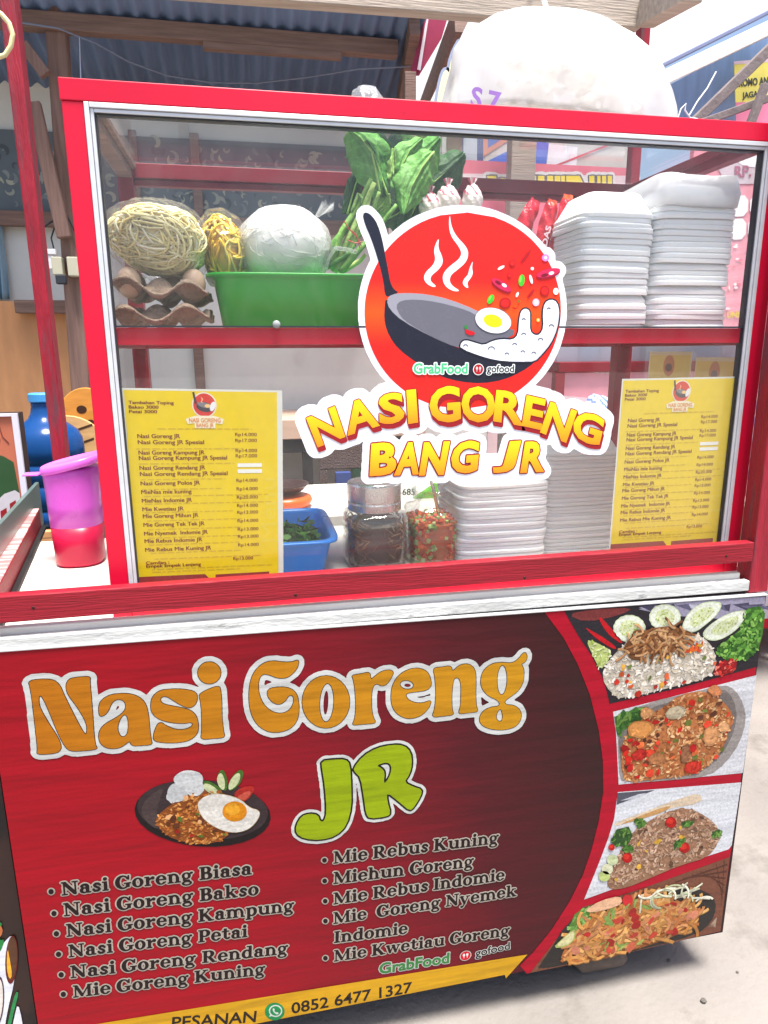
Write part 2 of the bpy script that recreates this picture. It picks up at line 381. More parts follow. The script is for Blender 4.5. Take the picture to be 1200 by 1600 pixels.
class Sheet:
    """a flat printed sheet standing at y=y0, facing the street; layers stack outward 0.35 mm apart"""
    def __init__(s, y0, step=.00035): s.y0 = y0; s.step = step
    def at(s, px, py): p = onY(px, py, s.y0); return (p.x, p.z)
    def z(s, reg, pts, it=0):
        ox, oy, k = reg; q = [s.at(ox+x/k, oy+y/k) for x, y in pts]
        return smooth_loop(q, it) if it else q
    def put(s, mb, loops, layer, c, m=0):
        vs, fs = tri(loops); return s.raw(mb, vs, fs, layer, c, m)
    def raw(s, mb, vs, fs, layer, c, m=0): y = s.y0-layer*s.step; return mb.add([(u, y, v) for u, v in vs], [f[::-1] for f in fs], m, c)
    def word(s, mb, t, bl, br, layer, c, h=None, bold=.02, shear=0): vs, fs = place_word(t, bl, br, h, bold, shear); return s.raw(mb, vs, fs, layer, c)
def inside(p, lp):
    x, y = p; r = False; j = len(lp)-1
    for i in range(len(lp)):
        if (lp[i][1] > y) != (lp[j][1] > y) and x < (lp[j][0]-lp[i][0])*(y-lp[i][1])/(lp[j][1]-lp[i][1])+lp[i][0]: r = not r
        j = i
    return r
def scatter(sh, mb, lp, n, size, pal, layer, ratio=.35, clip=None, depth=3, jit=.35):
    """print many small grain or chunk shapes inside an outline"""
    lo, hi = bbox(lp); k = 0; tries = 0
    while k < n and tries < n*20:
        tries += 1; p = (random.uniform(lo[0], hi[0]), random.uniform(lo[1], hi[1]))
        if not inside(p, lp): continue
        sz = size*random.uniform(.6, 1.3); a = random.uniform(0, 180); e = [(x+random.uniform(-jit, jit)*sz*.3, y+random.uniform(-jit, jit)*sz*.3) for x, y in ell(p[0], p[1], sz/2, sz/2*ratio*random.uniform(.7, 1.4), a, 7)]
        if clip and not all(inside(q, clip) for q in e): continue
        c = random.choice(pal); f = random.uniform(.75, 1.2); k += 1
        sh.raw(mb, e, [tuple(range(7))], layer+random.uniform(0, depth), tuple(min(1, x*f) for x in c))
def ribbon(sh, mb, lp, n, w_, pal, layer, length=.05, clip=None, depth=3):
    lo, hi = bbox(lp); k = 0; tries = 0
    while k < n and tries < n*20:
        tries += 1; p = np.array((random.uniform(lo[0], hi[0]), random.uniform(lo[1], hi[1])))
        if not inside(p, lp): continue
        a = random.uniform(0, 6.28); ca = random.uniform(-46, 46); pts = []
        for i in range(9): pts.append(p.copy()); a += ca*length/8; p = p+np.array((math.cos(a), math.sin(a)))*length/8
        if clip and not all(inside(q, clip) for q in pts): continue
        vs = []
        for i, q in enumerate(pts):
            d = pts[min(i+1, 8)]-pts[max(i-1, 0)]; nn = np.array((-d[1], d[0]))/(math.hypot(*d)+1e-9)*w_/2; vs += [tuple(q+nn), tuple(q-nn)]
        c = random.choice(pal); f = random.uniform(.75, 1.2); L = layer+random.uniform(0, depth); k += 1
        sh.raw(mb, vs, [(2*i, 2*i+2, 2*i+3, 2*i+1) for i in range(8)], L, tuple(min(1, x*f) for x in c))
        dk = tuple(x*.45 for x in c)
        sh.raw(mb, [(x, y-w_*.35) for x, y in vs], [(2*i, 2*i+2, 2*i+3, 2*i+1) for i in range(8)], L-.25, dk)

# ================================================================== ground and room behind
FL = -.97
g = MB().box(-40, 40, -40, 40, FL-.2, FL); tag(g.build('ground', CONC, origin=(0, 0, FL)), kind='structure')
WY = 3.0
wl = MB().box(-6, 1.95, WY, WY+.12, FL, 3.2); tag(wl.build('plaster_wall', PLASTER), 'off white plastered back wall of the open kitchen behind the cart', 'wall')

# floral cloth: dark sheet with curls of paler petals printed on it
pap = MB(); pz0, pz1 = onY(30, 332, WY).z, onY(30, 205, WY).z
px0, px1 = -3.2, 1.25; Wp = Sheet(WY-.02, .0006)
Wp.put(pap, [[(px0, pz0), (px1, pz0), (px1, pz1), (px0, pz1)]], 0, S(92, 102, 108))
for i in range(520):
    cx = random.uniform(px0+.05, px1-.05); cz = random.uniform(pz0+.03, pz1-.03); r0 = random.uniform(.014, .04); a0 = random.uniform(0, 6.28); sp = random.choice((-1, 1))*random.uniform(2, 4.2)
    pts = [np.array((cx+math.cos(a0+sp*t)*r0*(1-.6*t), cz+math.sin(a0+sp*t)*r0*(1-.6*t))) for t in [k/9 for k in range(10)]]
    vs = []
    for k, q in enumerate(pts):
        d = pts[min(k+1, 9)]-pts[max(k-1, 0)]; nn = np.array((-d[1], d[0]))/(math.hypot(*d)+1e-9)*r0*.30*math.sin(math.pi*(k+.5)/10); vs += [tuple(q+nn), tuple(q-nn)]
    Wp.raw(pap, vs, [(2*k, 2*k+2, 2*k+3, 2*k+1) for k in range(9)], 1+random.random(), random.choice([S(146, 152, 140), S(128, 136, 134), S(116, 124, 126), S(164, 166, 146), S(70, 78, 82)]))
tag(pap.build('wall_covering', FLATCOL), 'dark floral covering with pale curls along the upper back wall', 'wall covering')
b = MB().box(-3.2, 1.3, WY-.07, WY-.021, pz0-.075, pz0-.002); tag(b.build('wall_batten', WOODBR, bevel=.004), 'brown batten along the lower edge of the floral wall covering', 'batten')
for k, (xa, xb) in enumerate(((300, 314), (206, 218))):
    a, c = onY(xa, 270, WY-.03).x, onY(xb, 270, WY-.03).x
    m_ = MB().box(a, c, WY-.06, WY-.025, pz0, pz1+.02); tag(m_.build('wall_stud', WOODBR, bevel=.003), ('narrow brown stud on the floral wall seen above the white noodle bag gap', 'narrow brown stud on the floral wall beside the rear left case post')[k], 'stud')
a, c = onY(303, 560, WY-.03), onY(318, 560, WY-.03)
m_ = MB().box(a.x, c.x, WY-.05, WY-.004, FL, onY(303, 545, WY).z+.2); tag(m_.build('wall_post', WOODBR, bevel=.003), 'lower brown post on the white wall seen behind the left menu', 'post')

# corrugated roof of the room, its timbers
RS = -.25; RZ = 1.80
def roofz(y): return RZ+RS*(y-WY)
RN = (0, -RS, 1); RP0 = (0, WY, RZ)
def onroof(px, py, drop=0): return onP(px, py, (0, WY, RZ-drop), RN)
rf = MB(); nx = 360
def rfn(u, v):
    x = -4+u*5.35; y = 2.16+v*1.09; return (x, y, roofz(y)+.02+.012*math.sin(x*2*math.pi/.076))
rf.grid(rfn, 700, 3); tag(rf.build('corrugated_roof', ZINC, solid=.002, smooth=True), 'dark blue grey corrugated metal roof above the back room', 'roof')
def roof_bar(name, p0, p1, wd, ht, label, cat, drop=.02, mat=WOODBR, grp=None):
    a = onroof(*p0, drop=drop); c = onroof(*p1, drop=drop); d = (c-a).normalized()
    m_ = MB().bar(a, c, wd, ht, up=RN); return tag(m_.build(name, mat, bevel=.003), label, cat, grp)
pA = onroof(60, 34, .03); pB = onroof(636, 76, .03)
m_ = MB().bar((-3.6, pA.y, pA.z), (1.25, pA.y, pA.z), .06, .07); tag(m_.build('purlin', WOODBR, bevel=.003), 'brown timber purlin across the underside of the corrugated roof', 'beam')
pC = onroof(500, 76, .095)
m_ = MB().bar((onroof(316, 62, .09).x, pA.y-.01, pA.z-.05), (onroof(535, 80, .09).x, pA.y-.01, pA.z-.05), .04, .03); tag(m_.build('splice_board', WOODBR, bevel=.002), 'short brown board nailed under the roof purlin', 'board')
roof_bar('rafter', (622, 190), (648, 40), .05, .08, 'dark narrow rafter at the right edge of the corrugated roof', 'rafter', .05)
roof_bar('rafter', (655, 205), (722, 30), .07, .12, 'broad orange brown rafter slanting up beside the pale tarpaulin', 'rafter', .08, WOODLT if False else WOODBR)
a = onY(633, 122, 2.2); c = onY(650, 205, 2.2)
m_ = MB().box(a.x, c.x, 2.2, 2.25, .9, a.z+.03); tag(m_.build('king_post', WOODBR, bevel=.003), 'short upright brown post under the rafters behind the case top', 'post')
# plum banner between rafters
def flat_poly(name, pts, y, mat, c, label, cat, th=.004, kind=None, grp=None):
    c = c or (.8, .8, .8)
    q = [onY(p[0], p[1], y) for p in pts]; m_ = MB(); n = len(q)
    m_.add([(v.x, y, v.z) for v in q]+[(v.x, y+th, v.z) for v in q], [tuple(range(n))[::-1], tuple(range(n, 2*n))]+[(i, (i+1) % n, (i+1) % n+n, i+n) for i in range(n)], 0, c)
    return tag(m_.build(name, mat), label, cat, grp, kind)
flat_poly('plum_banner', [(640, 118), (664, 26), (700, 26), (690, 60), (655, 118)], 2.35, FLATCOL, S(150, 36, 74), 'plum red banner hanging between the two rafters', 'banner')
flat_poly('pale_strip', [(652, 108), (664, 40), (668, 26), (670, 26), (657, 110)], 2.33, FLATCOL, S(226, 214, 220), 'thin white ribbon edge on the plum banner', 'ribbon')

# pale tarpaulin with swirls, back-lit, behind the cracker bag
tp = T('tarpaulin', 'white tarpaulin printed with pale yellow swirls behind the cracker bag', 'tarpaulin', onY(700, 180, 1.9))
Tp = Sheet(1.9, .001); q = MB(); Tp.put(q, [Tp.z((0, 0, 1), [(655, 195), (735, 26), (770, 20), (1010, 20), (1010, 205)])], 0, S(232, 232, 236)); q.build('sheet', FLATCOL, tp)
q = MB()
for pts in ([(680, 195), (683, 150), (694, 104), (706, 120), (700, 160), (704, 192)], [(700, 100), (722, 55), (712, 95), (716, 150), (708, 190), (704, 150)], [(664, 195), (672, 165), (676, 192)]):
    lp = Tp.z((0, 0, 1), pts, 2); 
    for L in dilate([[lp]], .012): Tp.put(q, L, 1, S(150, 160, 186))
    Tp.put(q, [lp], 2, S(240, 236, 190))
q.build('printed_swirl', FLATCOL, tp)

# ================================================================== the cart
cart = T('food_cart', 'red and white street food cart with a glass display case on its counter', 'food cart', (.75, .33, FL))
q = MB().box(.012, 1.488, .012, .64, -.858, -.003); q.build('cabinet', M('dark_cabinet_board', S(46, 26, 28), .7, var=.2), cart)
q = MB()
for x in (.12, 1.30):
    for y in (.16, .55): q = MB().box(x, x+.06, y, y+.06, FL, -.858); q.build('leg', BLACK, cart, bevel=.004)
q = MB().hexa([(-.0, .036, -.002), (1.49, .036, -.002), (1.49, .66, -.002), (-.085, .66, -.002), (-.0, .036, .02), (1.49, .036, .02), (1.49, .66, .02), (-.085, .66, .02)]); q.build('countertop', LAMI, cart)
q = MB().box(.022, 1.462, .004, .0215, .002, .0245); q.build('front_slat', GREYSLAT, cart, bevel=.0025)
q = MB().hexa([(.012, .0225, .0), (1.452, .0225, .0), (1.452, .037, .0), (.012, .037, .0), (.012, .0225, .036), (1.452, .0225, .037), (1.452, .037, .037), (.012, .037, .036)]); q.build('edge_board', WHITEPAINT, cart, bevel=.002)
q = MB().hexa([(-.08, .004, .050), (1.462, .004, .066), (1.462, .028, .066), (-.08, .028, .050), (-.08, .004, .098), (1.462, .004, .107), (1.462, .028, .107), (-.08, .028, .098)])
rail = q.build('front_rail', REDWOOD, cart, bevel=.002)
NAIL = M('rusty_nail', S(60, 34, 32), .6, .6)
for px, py in ((52, 950), (462, 930), (820, 903), (1135, 869)):
    p = onY(px, py, .0035); q = MB(); q.ring([(0.0001, 0), (.0022, .0003), (.003, .0012)], p, 10, fn=lambda v: Vector((v.x, v.z-.0006, v.y))); q.build('nail_head', NAIL, rail)
q = MB().box(1.4635, 1.509, .006, .05, -.004, 1.5); q.build('corner_post', REDPOST, cart, bevel=.003)
q = MB().box(-.035, .008, .0, .03, -.03, .0495); q.build('corner_post', REDPOST, cart, bevel=.003)
pl_ = onY(33, 300, .60).x; q = MB().box(pl_, pl_+.031, .60, .645, .0205, 2.1); q.build('roof_post', REDPOST, cart, bevel=.003)
p = onY(1006, 80, .7); q = MB().box(p.x-.012, p.x+.016, .7, .73, .9, 1.6); q.build('roof_post', REDPOST, cart, bevel=.003)
pb0, pb1 = onY(350, 0, .66), onY(985, 42, .66)
q = MB().hexa([(pb0.x-.6, .66, pb0.z), (pb1.x+.03, .66, pb1.z), (pb1.x+.03, .70, pb1.z), (pb0.x-.6, .70, pb0.z), (pb0.x-.6, .66, pb0.z+.1), (pb1.x+.03, .66, pb1.z+.1), (pb1.x+.03, .70, pb1.z+.1), (pb0.x-.6, .70, pb0.z+.1)]); q.build('roof_beam', WOODLT, cart, bevel=.003)
e0 = onY(1010, 22, .66); e1 = onY(1085, -22, .42); q = MB().bar(e0, e1, .05, .06); q.build('roof_beam', WOODLT, cart, bevel=.003)
# left side rail, splayed
def left_line(px, py, z): return onZ(px, py, z)
la, lb = (0.006, .045), (-.115, .80)
q = MB().hexa([(la[0]-.03, la[1], .021), (la[0], la[1], .021), (lb[0], lb[1], .021), (lb[0]-.03, lb[1], .021), (la[0]-.03, la[1], .075), (la[0], la[1], .075), (lb[0], lb[1], .075), (lb[0]-.03, lb[1], .075)]); sr = q.build('side_rail', [REDWOOD], cart, bevel=.002)
q = MB().hexa([(la[0]-.030, la[1], .0755), (la[0]-.001, la[1], .0755), (lb[0]-.001, lb[1], .0755), (lb[0]-.030, lb[1], .0755), (la[0]-.030, la[1], .078), (la[0]-.001, la[1], .078), (lb[0]-.001, lb[1], .078), (lb[0]-.030, lb[1], .078)]); q.build('pale_top', REDPALE, sr)  # thin paler layer laid along the top of the side rail
q = MB().hexa([(la[0]+.001, la[1], .0205), (la[0]+.012, la[1], .0205), (lb[0]+.012, lb[1], .0205), (lb[0]+.001, lb[1], .0205), (la[0]+.001, la[1], .03), (la[0]+.012, la[1], .03), (lb[0]+.012, lb[1], .03), (lb[0]+.001, lb[1], .03)]); q.build('rubber_strip', BLACK, sr)
q = MB().hexa([(la[0]-.042, la[1], .0), (la[0]-.032, la[1], .0), (lb[0]-.036, lb[1]+.15, .0), (lb[0]-.046, lb[1]+.15, .0), (la[0]-.042, la[1], .145), (la[0]-.032, la[1], .145), (lb[0]-.036, lb[1]+.15, .125), (lb[0]-.046, lb[1]+.15, .125)]); q.build('side_board', M('green_grey_sheet_metal', S(112, 138, 134), .35, .5, var=.15, vs=5), cart, bevel=.001)

# display case: red front frame and everything fixed to it
X0, X1, Z0, Z1 = .198, 1.482, .0205, .903; YF = .070
q = MB().box(X0, X0+.032, YF, YF+.03, Z0, Z1-.032).box(X1-.031, X1, YF, YF+.03, Z0, Z1-.032).box(X0-.0015, X1+.0015, YF-.0015, YF+.031, Z1-.0318, Z1).box(X0+.0325, X1-.0315, YF+.001, YF+.029, Z0, Z0+.028)
case = q.build('display_case', RED, cart, bevel=.0015)
q = MB()
xi0, xi1, zi0, zi1 = X0+.0325, X1-.0315, Z0+.029, Z1-.0322
for k in (0, 1):
    a0, a1 = (0, .0075) if k == 0 else (.008, .0135); yy = YF-.002+k*.003
    q.box(xi0+a0, xi0+a1, yy, YF+.02, zi0, zi1-a0).box(xi1-a1, xi1-a0, yy, YF+.02, zi0, zi1-a0).box(xi0+a1+.0003, xi1-a1-.0003, yy+.0003, YF+.02, zi1-a1, zi1-a0)
q.build('aluminium_trim', ALU, case, bevel=.0008)
q = MB(); s_ = .0137
q.box(xi0+s_, xi0+s_+.002, YF+.004, YF+.02, zi0, zi1-s_).box(xi1-s_-.002, xi1-s_, YF+.004, YF+.02, zi0, zi1-s_).box(xi0+s_+.003, xi1-s_-.003, YF+.004, YF+.02, zi1-s_-.0022, zi1-s_).box(xi0+s_+.003, xi1-s_-.003, YF+.006, YF+.012, .5335, .5365)
q.build('rubber_seal', ALUDK, case)
q = MB().box(xi0+s_-.002, xi1-s_+.002, YF+.0065, YF+.0095, zi0, zi1-s_+.002); q.build('front_glass', GLASSF, case)
q = MB().box(X0+.003, X0+.007, YF+.031, .55, Z0+.03, Z1-.034); q.build('side_glass', GLASS, case)
q = MB().box(X1-.007, X1-.003, YF+.031, .55, Z0+.03, Z1-.034); q.build('side_glass', GLASS, case)
q = MB().box(X0+.004, X1-.004, YF+.032, .588, Z1+.0005, Z1+.0045); q.build('top_glass', GLASS, case)
YB = .556
q = MB().box(X0, X0+.034, YB, YB+.034, Z0, Z1-.001).box(X1-.046, X1-.001, YB, YB+.034, Z0, Z1-.001).box(X0+.0345, X1-.0465, YB+.002, YB+.034, Z1-.032, Z1-.001).box(X0+.0345, X1-.0465, YB+.012, YB+.033, Z1-.046, Z1-.0325).box(X0+.0345, X1-.0465, YB+.001, YB+.032, .50, .53)
q.build('rear_frame', REDDK, case, bevel=.0015)
q = MB().box(X0+.0015, X0+.032, YF+.0315, YB-.0005, Z1-.033, Z1-.002).box(X0+.0325, X0+.043, YF+.0315, YB-.0005, Z1-.016, Z1-.004); q.build('side_beam', WOODBR, case, bevel=.0015); q = MB().box(X0+.008, X0+.032, YF+.0315, YB-.0005, .500, .530); q.build('side_beam', REDDK, case, bevel=.0015)
q = MB().box(X1-.034, X1-.008, YF+.0315, YB-.0005, Z1-.036, Z1-.002).box(X1-.048, X1-.0345, YF+.0315, YB-.0005, Z1-.02, Z1-.004); q.build('side_beam', REDDK, case, bevel=.0015); q = MB().box(X1-.034, X1-.008, YF+.0315, YB-.0005, .500, .530); q.build('side_beam', REDDK, case, bevel=.0015)
q = MB().box(xi0+.011, xi1-.011, YF+.0125, YF+.031, .5045, .533); shf = q.build('shelf_front', RED, case, bevel=.0012)
q = MB().box(X0+.035, X1-.035, YF+.032, YB-.001, .517, .531); q.build('shelf', GLASS, case)
q = MB()
for px, py in ((432, 507),):
    p = onY(px, py, YF+.004); q.ring([(.0001, 0), (.004, .0003), (.0062, .002), (.0072, .0035)], p, 16, fn=lambda v: Vector((v.x, v.z-.003, v.y)))
q.build('suction_button', M('clear_button', S(140, 146, 146), .25, var=.1), case, smooth=True)
# supporting stone under the front right
q = MB().blob((0, 0, 0), (.085, .06, .058), 14, 9, fn=lambda p: 1+.12*math.sin(5*p.x+3*p.z)+.08*math.sin(7*p.y+1)); q2 = MB(); pp = onY(940, 1512, .05)
q2.v = [(v[0]+pp.x, v[1]+.09, v[2]+FL+.055) for v in q.v]; q2.f = q.f; q2.m = q.m; q2.c = q.c
tag(q2.build('chock_stone', M('brown_stone', S(96, 84, 76), .85, var=.35, vs=30, bump=.4, bs=40), smooth=True), 'brown stone wedged under the front of the cart', 'stone')
for px, py, r_ in ((1099, 1566, .006), (1045, 1502, .004), (1152, 1520, .003)):
    p = onZ(px, py, FL); q = MB().blob((p.x, p.y, FL+r_*.6), (r_*1.2, r_, r_*.8), 8, 6, fn=lambda v: 1+.2*math.sin(9*v.x+4*v.z))
    tag(q.build('pebble', M('grey_pebble', S(90, 86, 80), .8, var=.3)), {.006: 'largest grey pebble on the pale concrete in front of the cart', .004: 'small dark pebble just in front of the cart shadow', .003: 'tiny dark crumb on the concrete right of the cart'}[r_], 'pebble')

# ================================================================== soft slab lettering drawn from simple shapes
def rc(x0, y0, x1, y1): return [(x0, y0), (x1, y0), (x1, y1), (x0, y1)]
GL = {}
def glyph(ch):
    if ch in GL: return GL[ch]
    E_ = lambda *a: ('+', ell(*a)); D_ = lambda *a: ('-', ell(*a)); B_ = lambda *a: ('+', rc(*a)); C_ = lambda *a: ('-', rc(*a))
    def L_(pts, w):
        out = []
        for (a, b) in zip(pts, pts[1:]):
            d = np.array(b)-np.array(a); n = np.array((-d[1], d[0]))/(math.hypot(*d)+1e-9)*w/2; a_ = np.array(a); b_ = np.array(b)
            out.append(('+', [tuple(a_+n), tuple(b_+n), tuple(b_-n), tuple(a_-n)])); out.append(('+', ell(*b, w/2, w/2, 0, 14))); out.append(('+', ell(*a, w/2, w/2, 0, 14)))
        return out
    arch = lambda x: [E_(x+.30, .29, .24, .23), D_(x+.31, .26, .10, .16), C_(x-.1, -.1, x+.75, .26), B_(x+.40, 0, x+.565, .31), B_(x+.33, 0, x+.64, .065)]
    stemn = [B_(.07, 0, .235, .5), B_(0, 0, .30, .065), B_(0, .435, .22, .5)]
    caps = [B_(.08, 0, .26, .7), B_(0, 0, .34, .065), B_(0, .635, .3, .7)]
    s = {
        'n': arch(0)+stemn, 'm': arch(.34)+arch(0)+stemn, 'h': arch(0)+[B_(.07, 0, .235, .72), B_(0, 0, .30, .065), B_(0, .655, .2, .72)],
        'i': stemn+[E_(.15, .635, .1, .095)],
        'a': [E_(.25, .35, .21, .16), D_(.2, .31, .09, .09), C_(-.05, .1, .16, .33), E_(.12, .375, .085, .075), E_(.21, .15, .2, .165), D_(.24, .15, .065, .09), B_(.29, .04, .45, .36), B_(.33, 0, .53, .065)],
        's': L_([(.37, .36), (.30, .43), (.18, .44), (.11, .37), (.15, .3), (.30, .21), (.35, .13), (.27, .06), (.13, .06), (.07, .14)], .125),
        'o': [E_(.27, .25, .27, .265), D_(.27, .25, .095, .19)],
        'r': stemn+[E_(.4, .41, .095, .09)]+L_([(.22, .33), (.38, .44)], .1),
        'e': [E_(.26, .25, .26, .265), D_(.27, .25, .1, .19), B_(.12, .23, .5, .3), C_(.33, .14, .6, .225)]+L_([(.47, .12), (.36, .045)], .06),
        'g': [E_(.23, .32, .22, .19), D_(.23, .32, .08, .12), E_(.48, .46, .085, .06)]+L_([(.12, .17), (.1, .1), (.2, .06), (.36, .06)], .1)+[E_(.25, -.08, .25, .14), D_(.25, -.085, .13, .06)],
        'u': [E_(.3, .21, .235, .22), D_(.34, .24, .11, .155), C_(-.1, .23, .8, .7), B_(.065, .2, .23, .5), B_(.42, .0, .585, .5), B_(0, .435, .2, .5), B_(.34, .435, .5, .5), B_(.44, 0, .65, .065)],
        'k': [B_(.07, 0, .235, .72), B_(0, 0, .3, .065), B_(0, .655, .2, .72)]+L_([(.24, .24), (.44, .45)], .08)+L_([(.3, .28), (.5, .05)], .14)+[B_(.34, .435, .6, .5), B_(.38, 0, .66, .065)],
        'p': [E_(.34, .25, .25, .265), D_(.31, .25, .1, .18), B_(.07, -.2, .235, .5), B_(0, -.2, .32, -.135), B_(0, .435, .2, .5)],
        'b': [E_(.34, .25, .25, .265), D_(.31, .25, .1, .18), B_(.07, .0, .235, .72), B_(0, .655, .2, .72)],
        'd': [E_(.26, .25, .26, .265), D_(.28, .25, .1, .18), B_(.36, .0, .525, .72), B_(.25, .655, .5, .72), B_(.4, 0, .6, .065)],
        't': [B_(.1, .12, .265, .64), B_(0, .435, .4, .5)]+L_([(.18, .13), (.24, .06), (.33, .05), (.4, .1)], .1),
        'w': L_([(.1, .45), (.23, .07)], .15)+L_([(.24, .05), (.4, .45)], .075)+L_([(.42, .45), (.55, .07)], .15)+L_([(.56, .05), (.72, .45)], .075)+[B_(-.02, .435, .22, .5), B_(.3, .435, .52, .5), B_(.6, .435, .82, .5)],
        'y': L_([(.12, .45), (.3, .05)], .15)+L_([(.3, .03), (.5, .45)], .075)+L_([(.3, .03), (.2, -.16)], .08)+[E_(.14, -.15, .09, .065), B_(-.02, .435, .26, .5), B_(.38, .435, .62, .5)],
        'N': [B_(.09, 0, .17, .7), B_(.59, 0, .67, .7)]+L_([(.16, .62), (.6, .08)], .18)+[B_(0, 0, .28, .065), B_(0, .635, .24, .7), B_(.48, .635, .77, .7)],
        'M': [B_(.09, 0, .165, .7), B_(.7, 0, .87, .7)]+L_([(.17, .62), (.44, .1)], .16)+L_([(.45, .08), (.78, .66)], .075)+[B_(0, 0, .27, .065), B_(0, .635, .22, .7), B_(.62, 0, .96, .065), B_(.74, .635, .95, .7)],
        'G': [E_(.35, .35, .35, .37), D_(.39, .35, .17, .285), C_(.46, .3, .8, .48), B_(.5, .06, .67, .3), B_(.4, .25, .75, .315), B_(.59, .46, .67, .7)],
        'B': [E_(.37, .19, .27, .2), D_(.33, .19, .1, .125), E_(.34, .52, .24, .185), D_(.31, .52, .085, .115)]+caps,
        'P': [E_(.36, .49, .27, .215), D_(.33, .49, .1, .145)]+caps,
        'R': [E_(.36, .5, .27, .205), D_(.33, .5, .1, .135)]+L_([(.38, .3), (.58, .06)], .16)+[B_(.5, 0, .76, .065)]+caps,
        'K': caps+L_([(.26, .3), (.56, .64)], .085)+L_([(.33, .38), (.6, .06)], .17)+[B_(.44, .635, .72, .7), B_(.48, 0, .8, .065)],
        'I': [B_(.08, 0, .26, .7), B_(0, 0, .34, .065), B_(0, .635, .34, .7)],
    }[ch]
    res = .0075; allp = [p for _, lp in s for p in lp]; lo = np.array(allp).min(0)-.05; fr = [(lo[0], lo[1]), tuple(np.array(allp).max(0)+.05)]
    out = None
    for sg, lp in s:
        m_, l0 = fill_mask([[lp], [[fr[0], (fr[0][0]+1e-4, fr[0][1]), (fr[0][0], fr[0][1]+1e-4)], [fr[1], (fr[1][0]-1e-4, fr[1][1]), (fr[1][0], fr[1][1]-1e-4)]]], res, 0)
        out = m_.copy() if out is None else ((out | m_) if sg == '+' else (out & ~m_))
    lps = trace(out, l0, res, .35); a = np.array(allp)
    GL[ch] = (lps, max(p[0] for l in lps for p in l)); return GL[ch]
def slab_line(sh, t, bl, br):
    """-> list of per-letter loops along a baseline (2-D metres)"""
    x = 0; items = []
    for ch in t:
        if ch == ' ': x += .26; continue
        lps, w_ = glyph(ch); items.append((lps, x)); x += w_+.035
    tot = x-.035; bl = np.array(bl); d = np.array(br)-bl; n = np.array([-d[1], d[0]])/math.hypot(*d); k = math.hypot(*d)/tot
    hk = max(.041, min(.047, k))*1.0
    return [[[tuple(bl+d/tot*(p[0]+x0)+n*p[1]*hk) for p in lp] for lp in lps] for lps, x0 in items]

# ================================================================== the printed banner on the cart front
BY = -.0015
ban = T('vinyl_banner', 'red vinyl banner with gold heading and dish list stretched over the cart front', 'banner', (.75, BY, -.86))
BS = Sheet(BY)
r1, r2, r3, r4, r5, r6 = (0, 960, 2.4), (400, 960, 2.4), (0, 1180, 2.4), (420, 1260, 2.727), (820, 920, 3.158), (820, 1200, 3.158)
def banner_mat():
    m = bpy.data.materials.new('banner_print'); m.use_nodes = True; nt = m.node_tree; b = nt.nodes['Principled BSDF']
    tc = node(nt, 'ShaderNodeTexCoord'); sx = node(nt, 'ShaderNodeSeparateXYZ'); nt.links.new(tc.outputs['Object'], sx.inputs[0])
    mp = node(nt, 'ShaderNodeMapping'); mp.inputs['Scale'].default_value = (1.2, 1, 16); nt.links.new(tc.outputs['Object'], mp.inputs[0])
    n = node(nt, 'ShaderNodeTexNoise'); n.inputs['Scale'].default_value = 2.2; n.inputs['Detail'].default_value = 7; nt.links.new(mp.outputs[0], n.inputs[0])
    ad = node(nt, 'ShaderNodeMath', operation='MULTIPLY_ADD'); ad.inputs[1].default_value = .22; nt.links.new(n.outputs[0], ad.inputs[0]); nt.links.new(sx.outputs[0], ad.inputs[2])
    z_ = node(nt, 'ShaderNodeMath', operation='MULTIPLY_ADD'); z_.inputs[1].default_value = .22; nt.links.new(sx.outputs[2], z_.inputs[0]); nt.links.new(ad.outputs[0], z_.inputs[2])
    cr = node(nt, 'ShaderNodeValToRGB'); e = cr.color_ramp.elements
    e[0].position = .0; e[0].color = (*S(142, 8, 24), 1); e[1].position = 1; e[1].color = (*S(33, 17, 18), 1)
    for p, c in ((.34, S(136, 8, 24)), (.50, S(112, 12, 26)), (.63, S(70, 18, 25)), (.78, S(42, 21, 22))): q = e.new(p); q.color = (*c, 1)
    ms = node(nt, 'ShaderNodeMapRange'); ms.inputs[1].default_value = -.92; ms.inputs[2].default_value = 1.08; nt.links.new(z_.outputs[0], ms.inputs[0])
    nt.links.new(ms.outputs[0], cr.inputs[0]); nt.links.new(cr.outputs[0], b.inputs['Base Color']); b.inputs['Roughness'].default_value = .45; b.inputs['Specular IOR Level'].default_value = .2
    return m
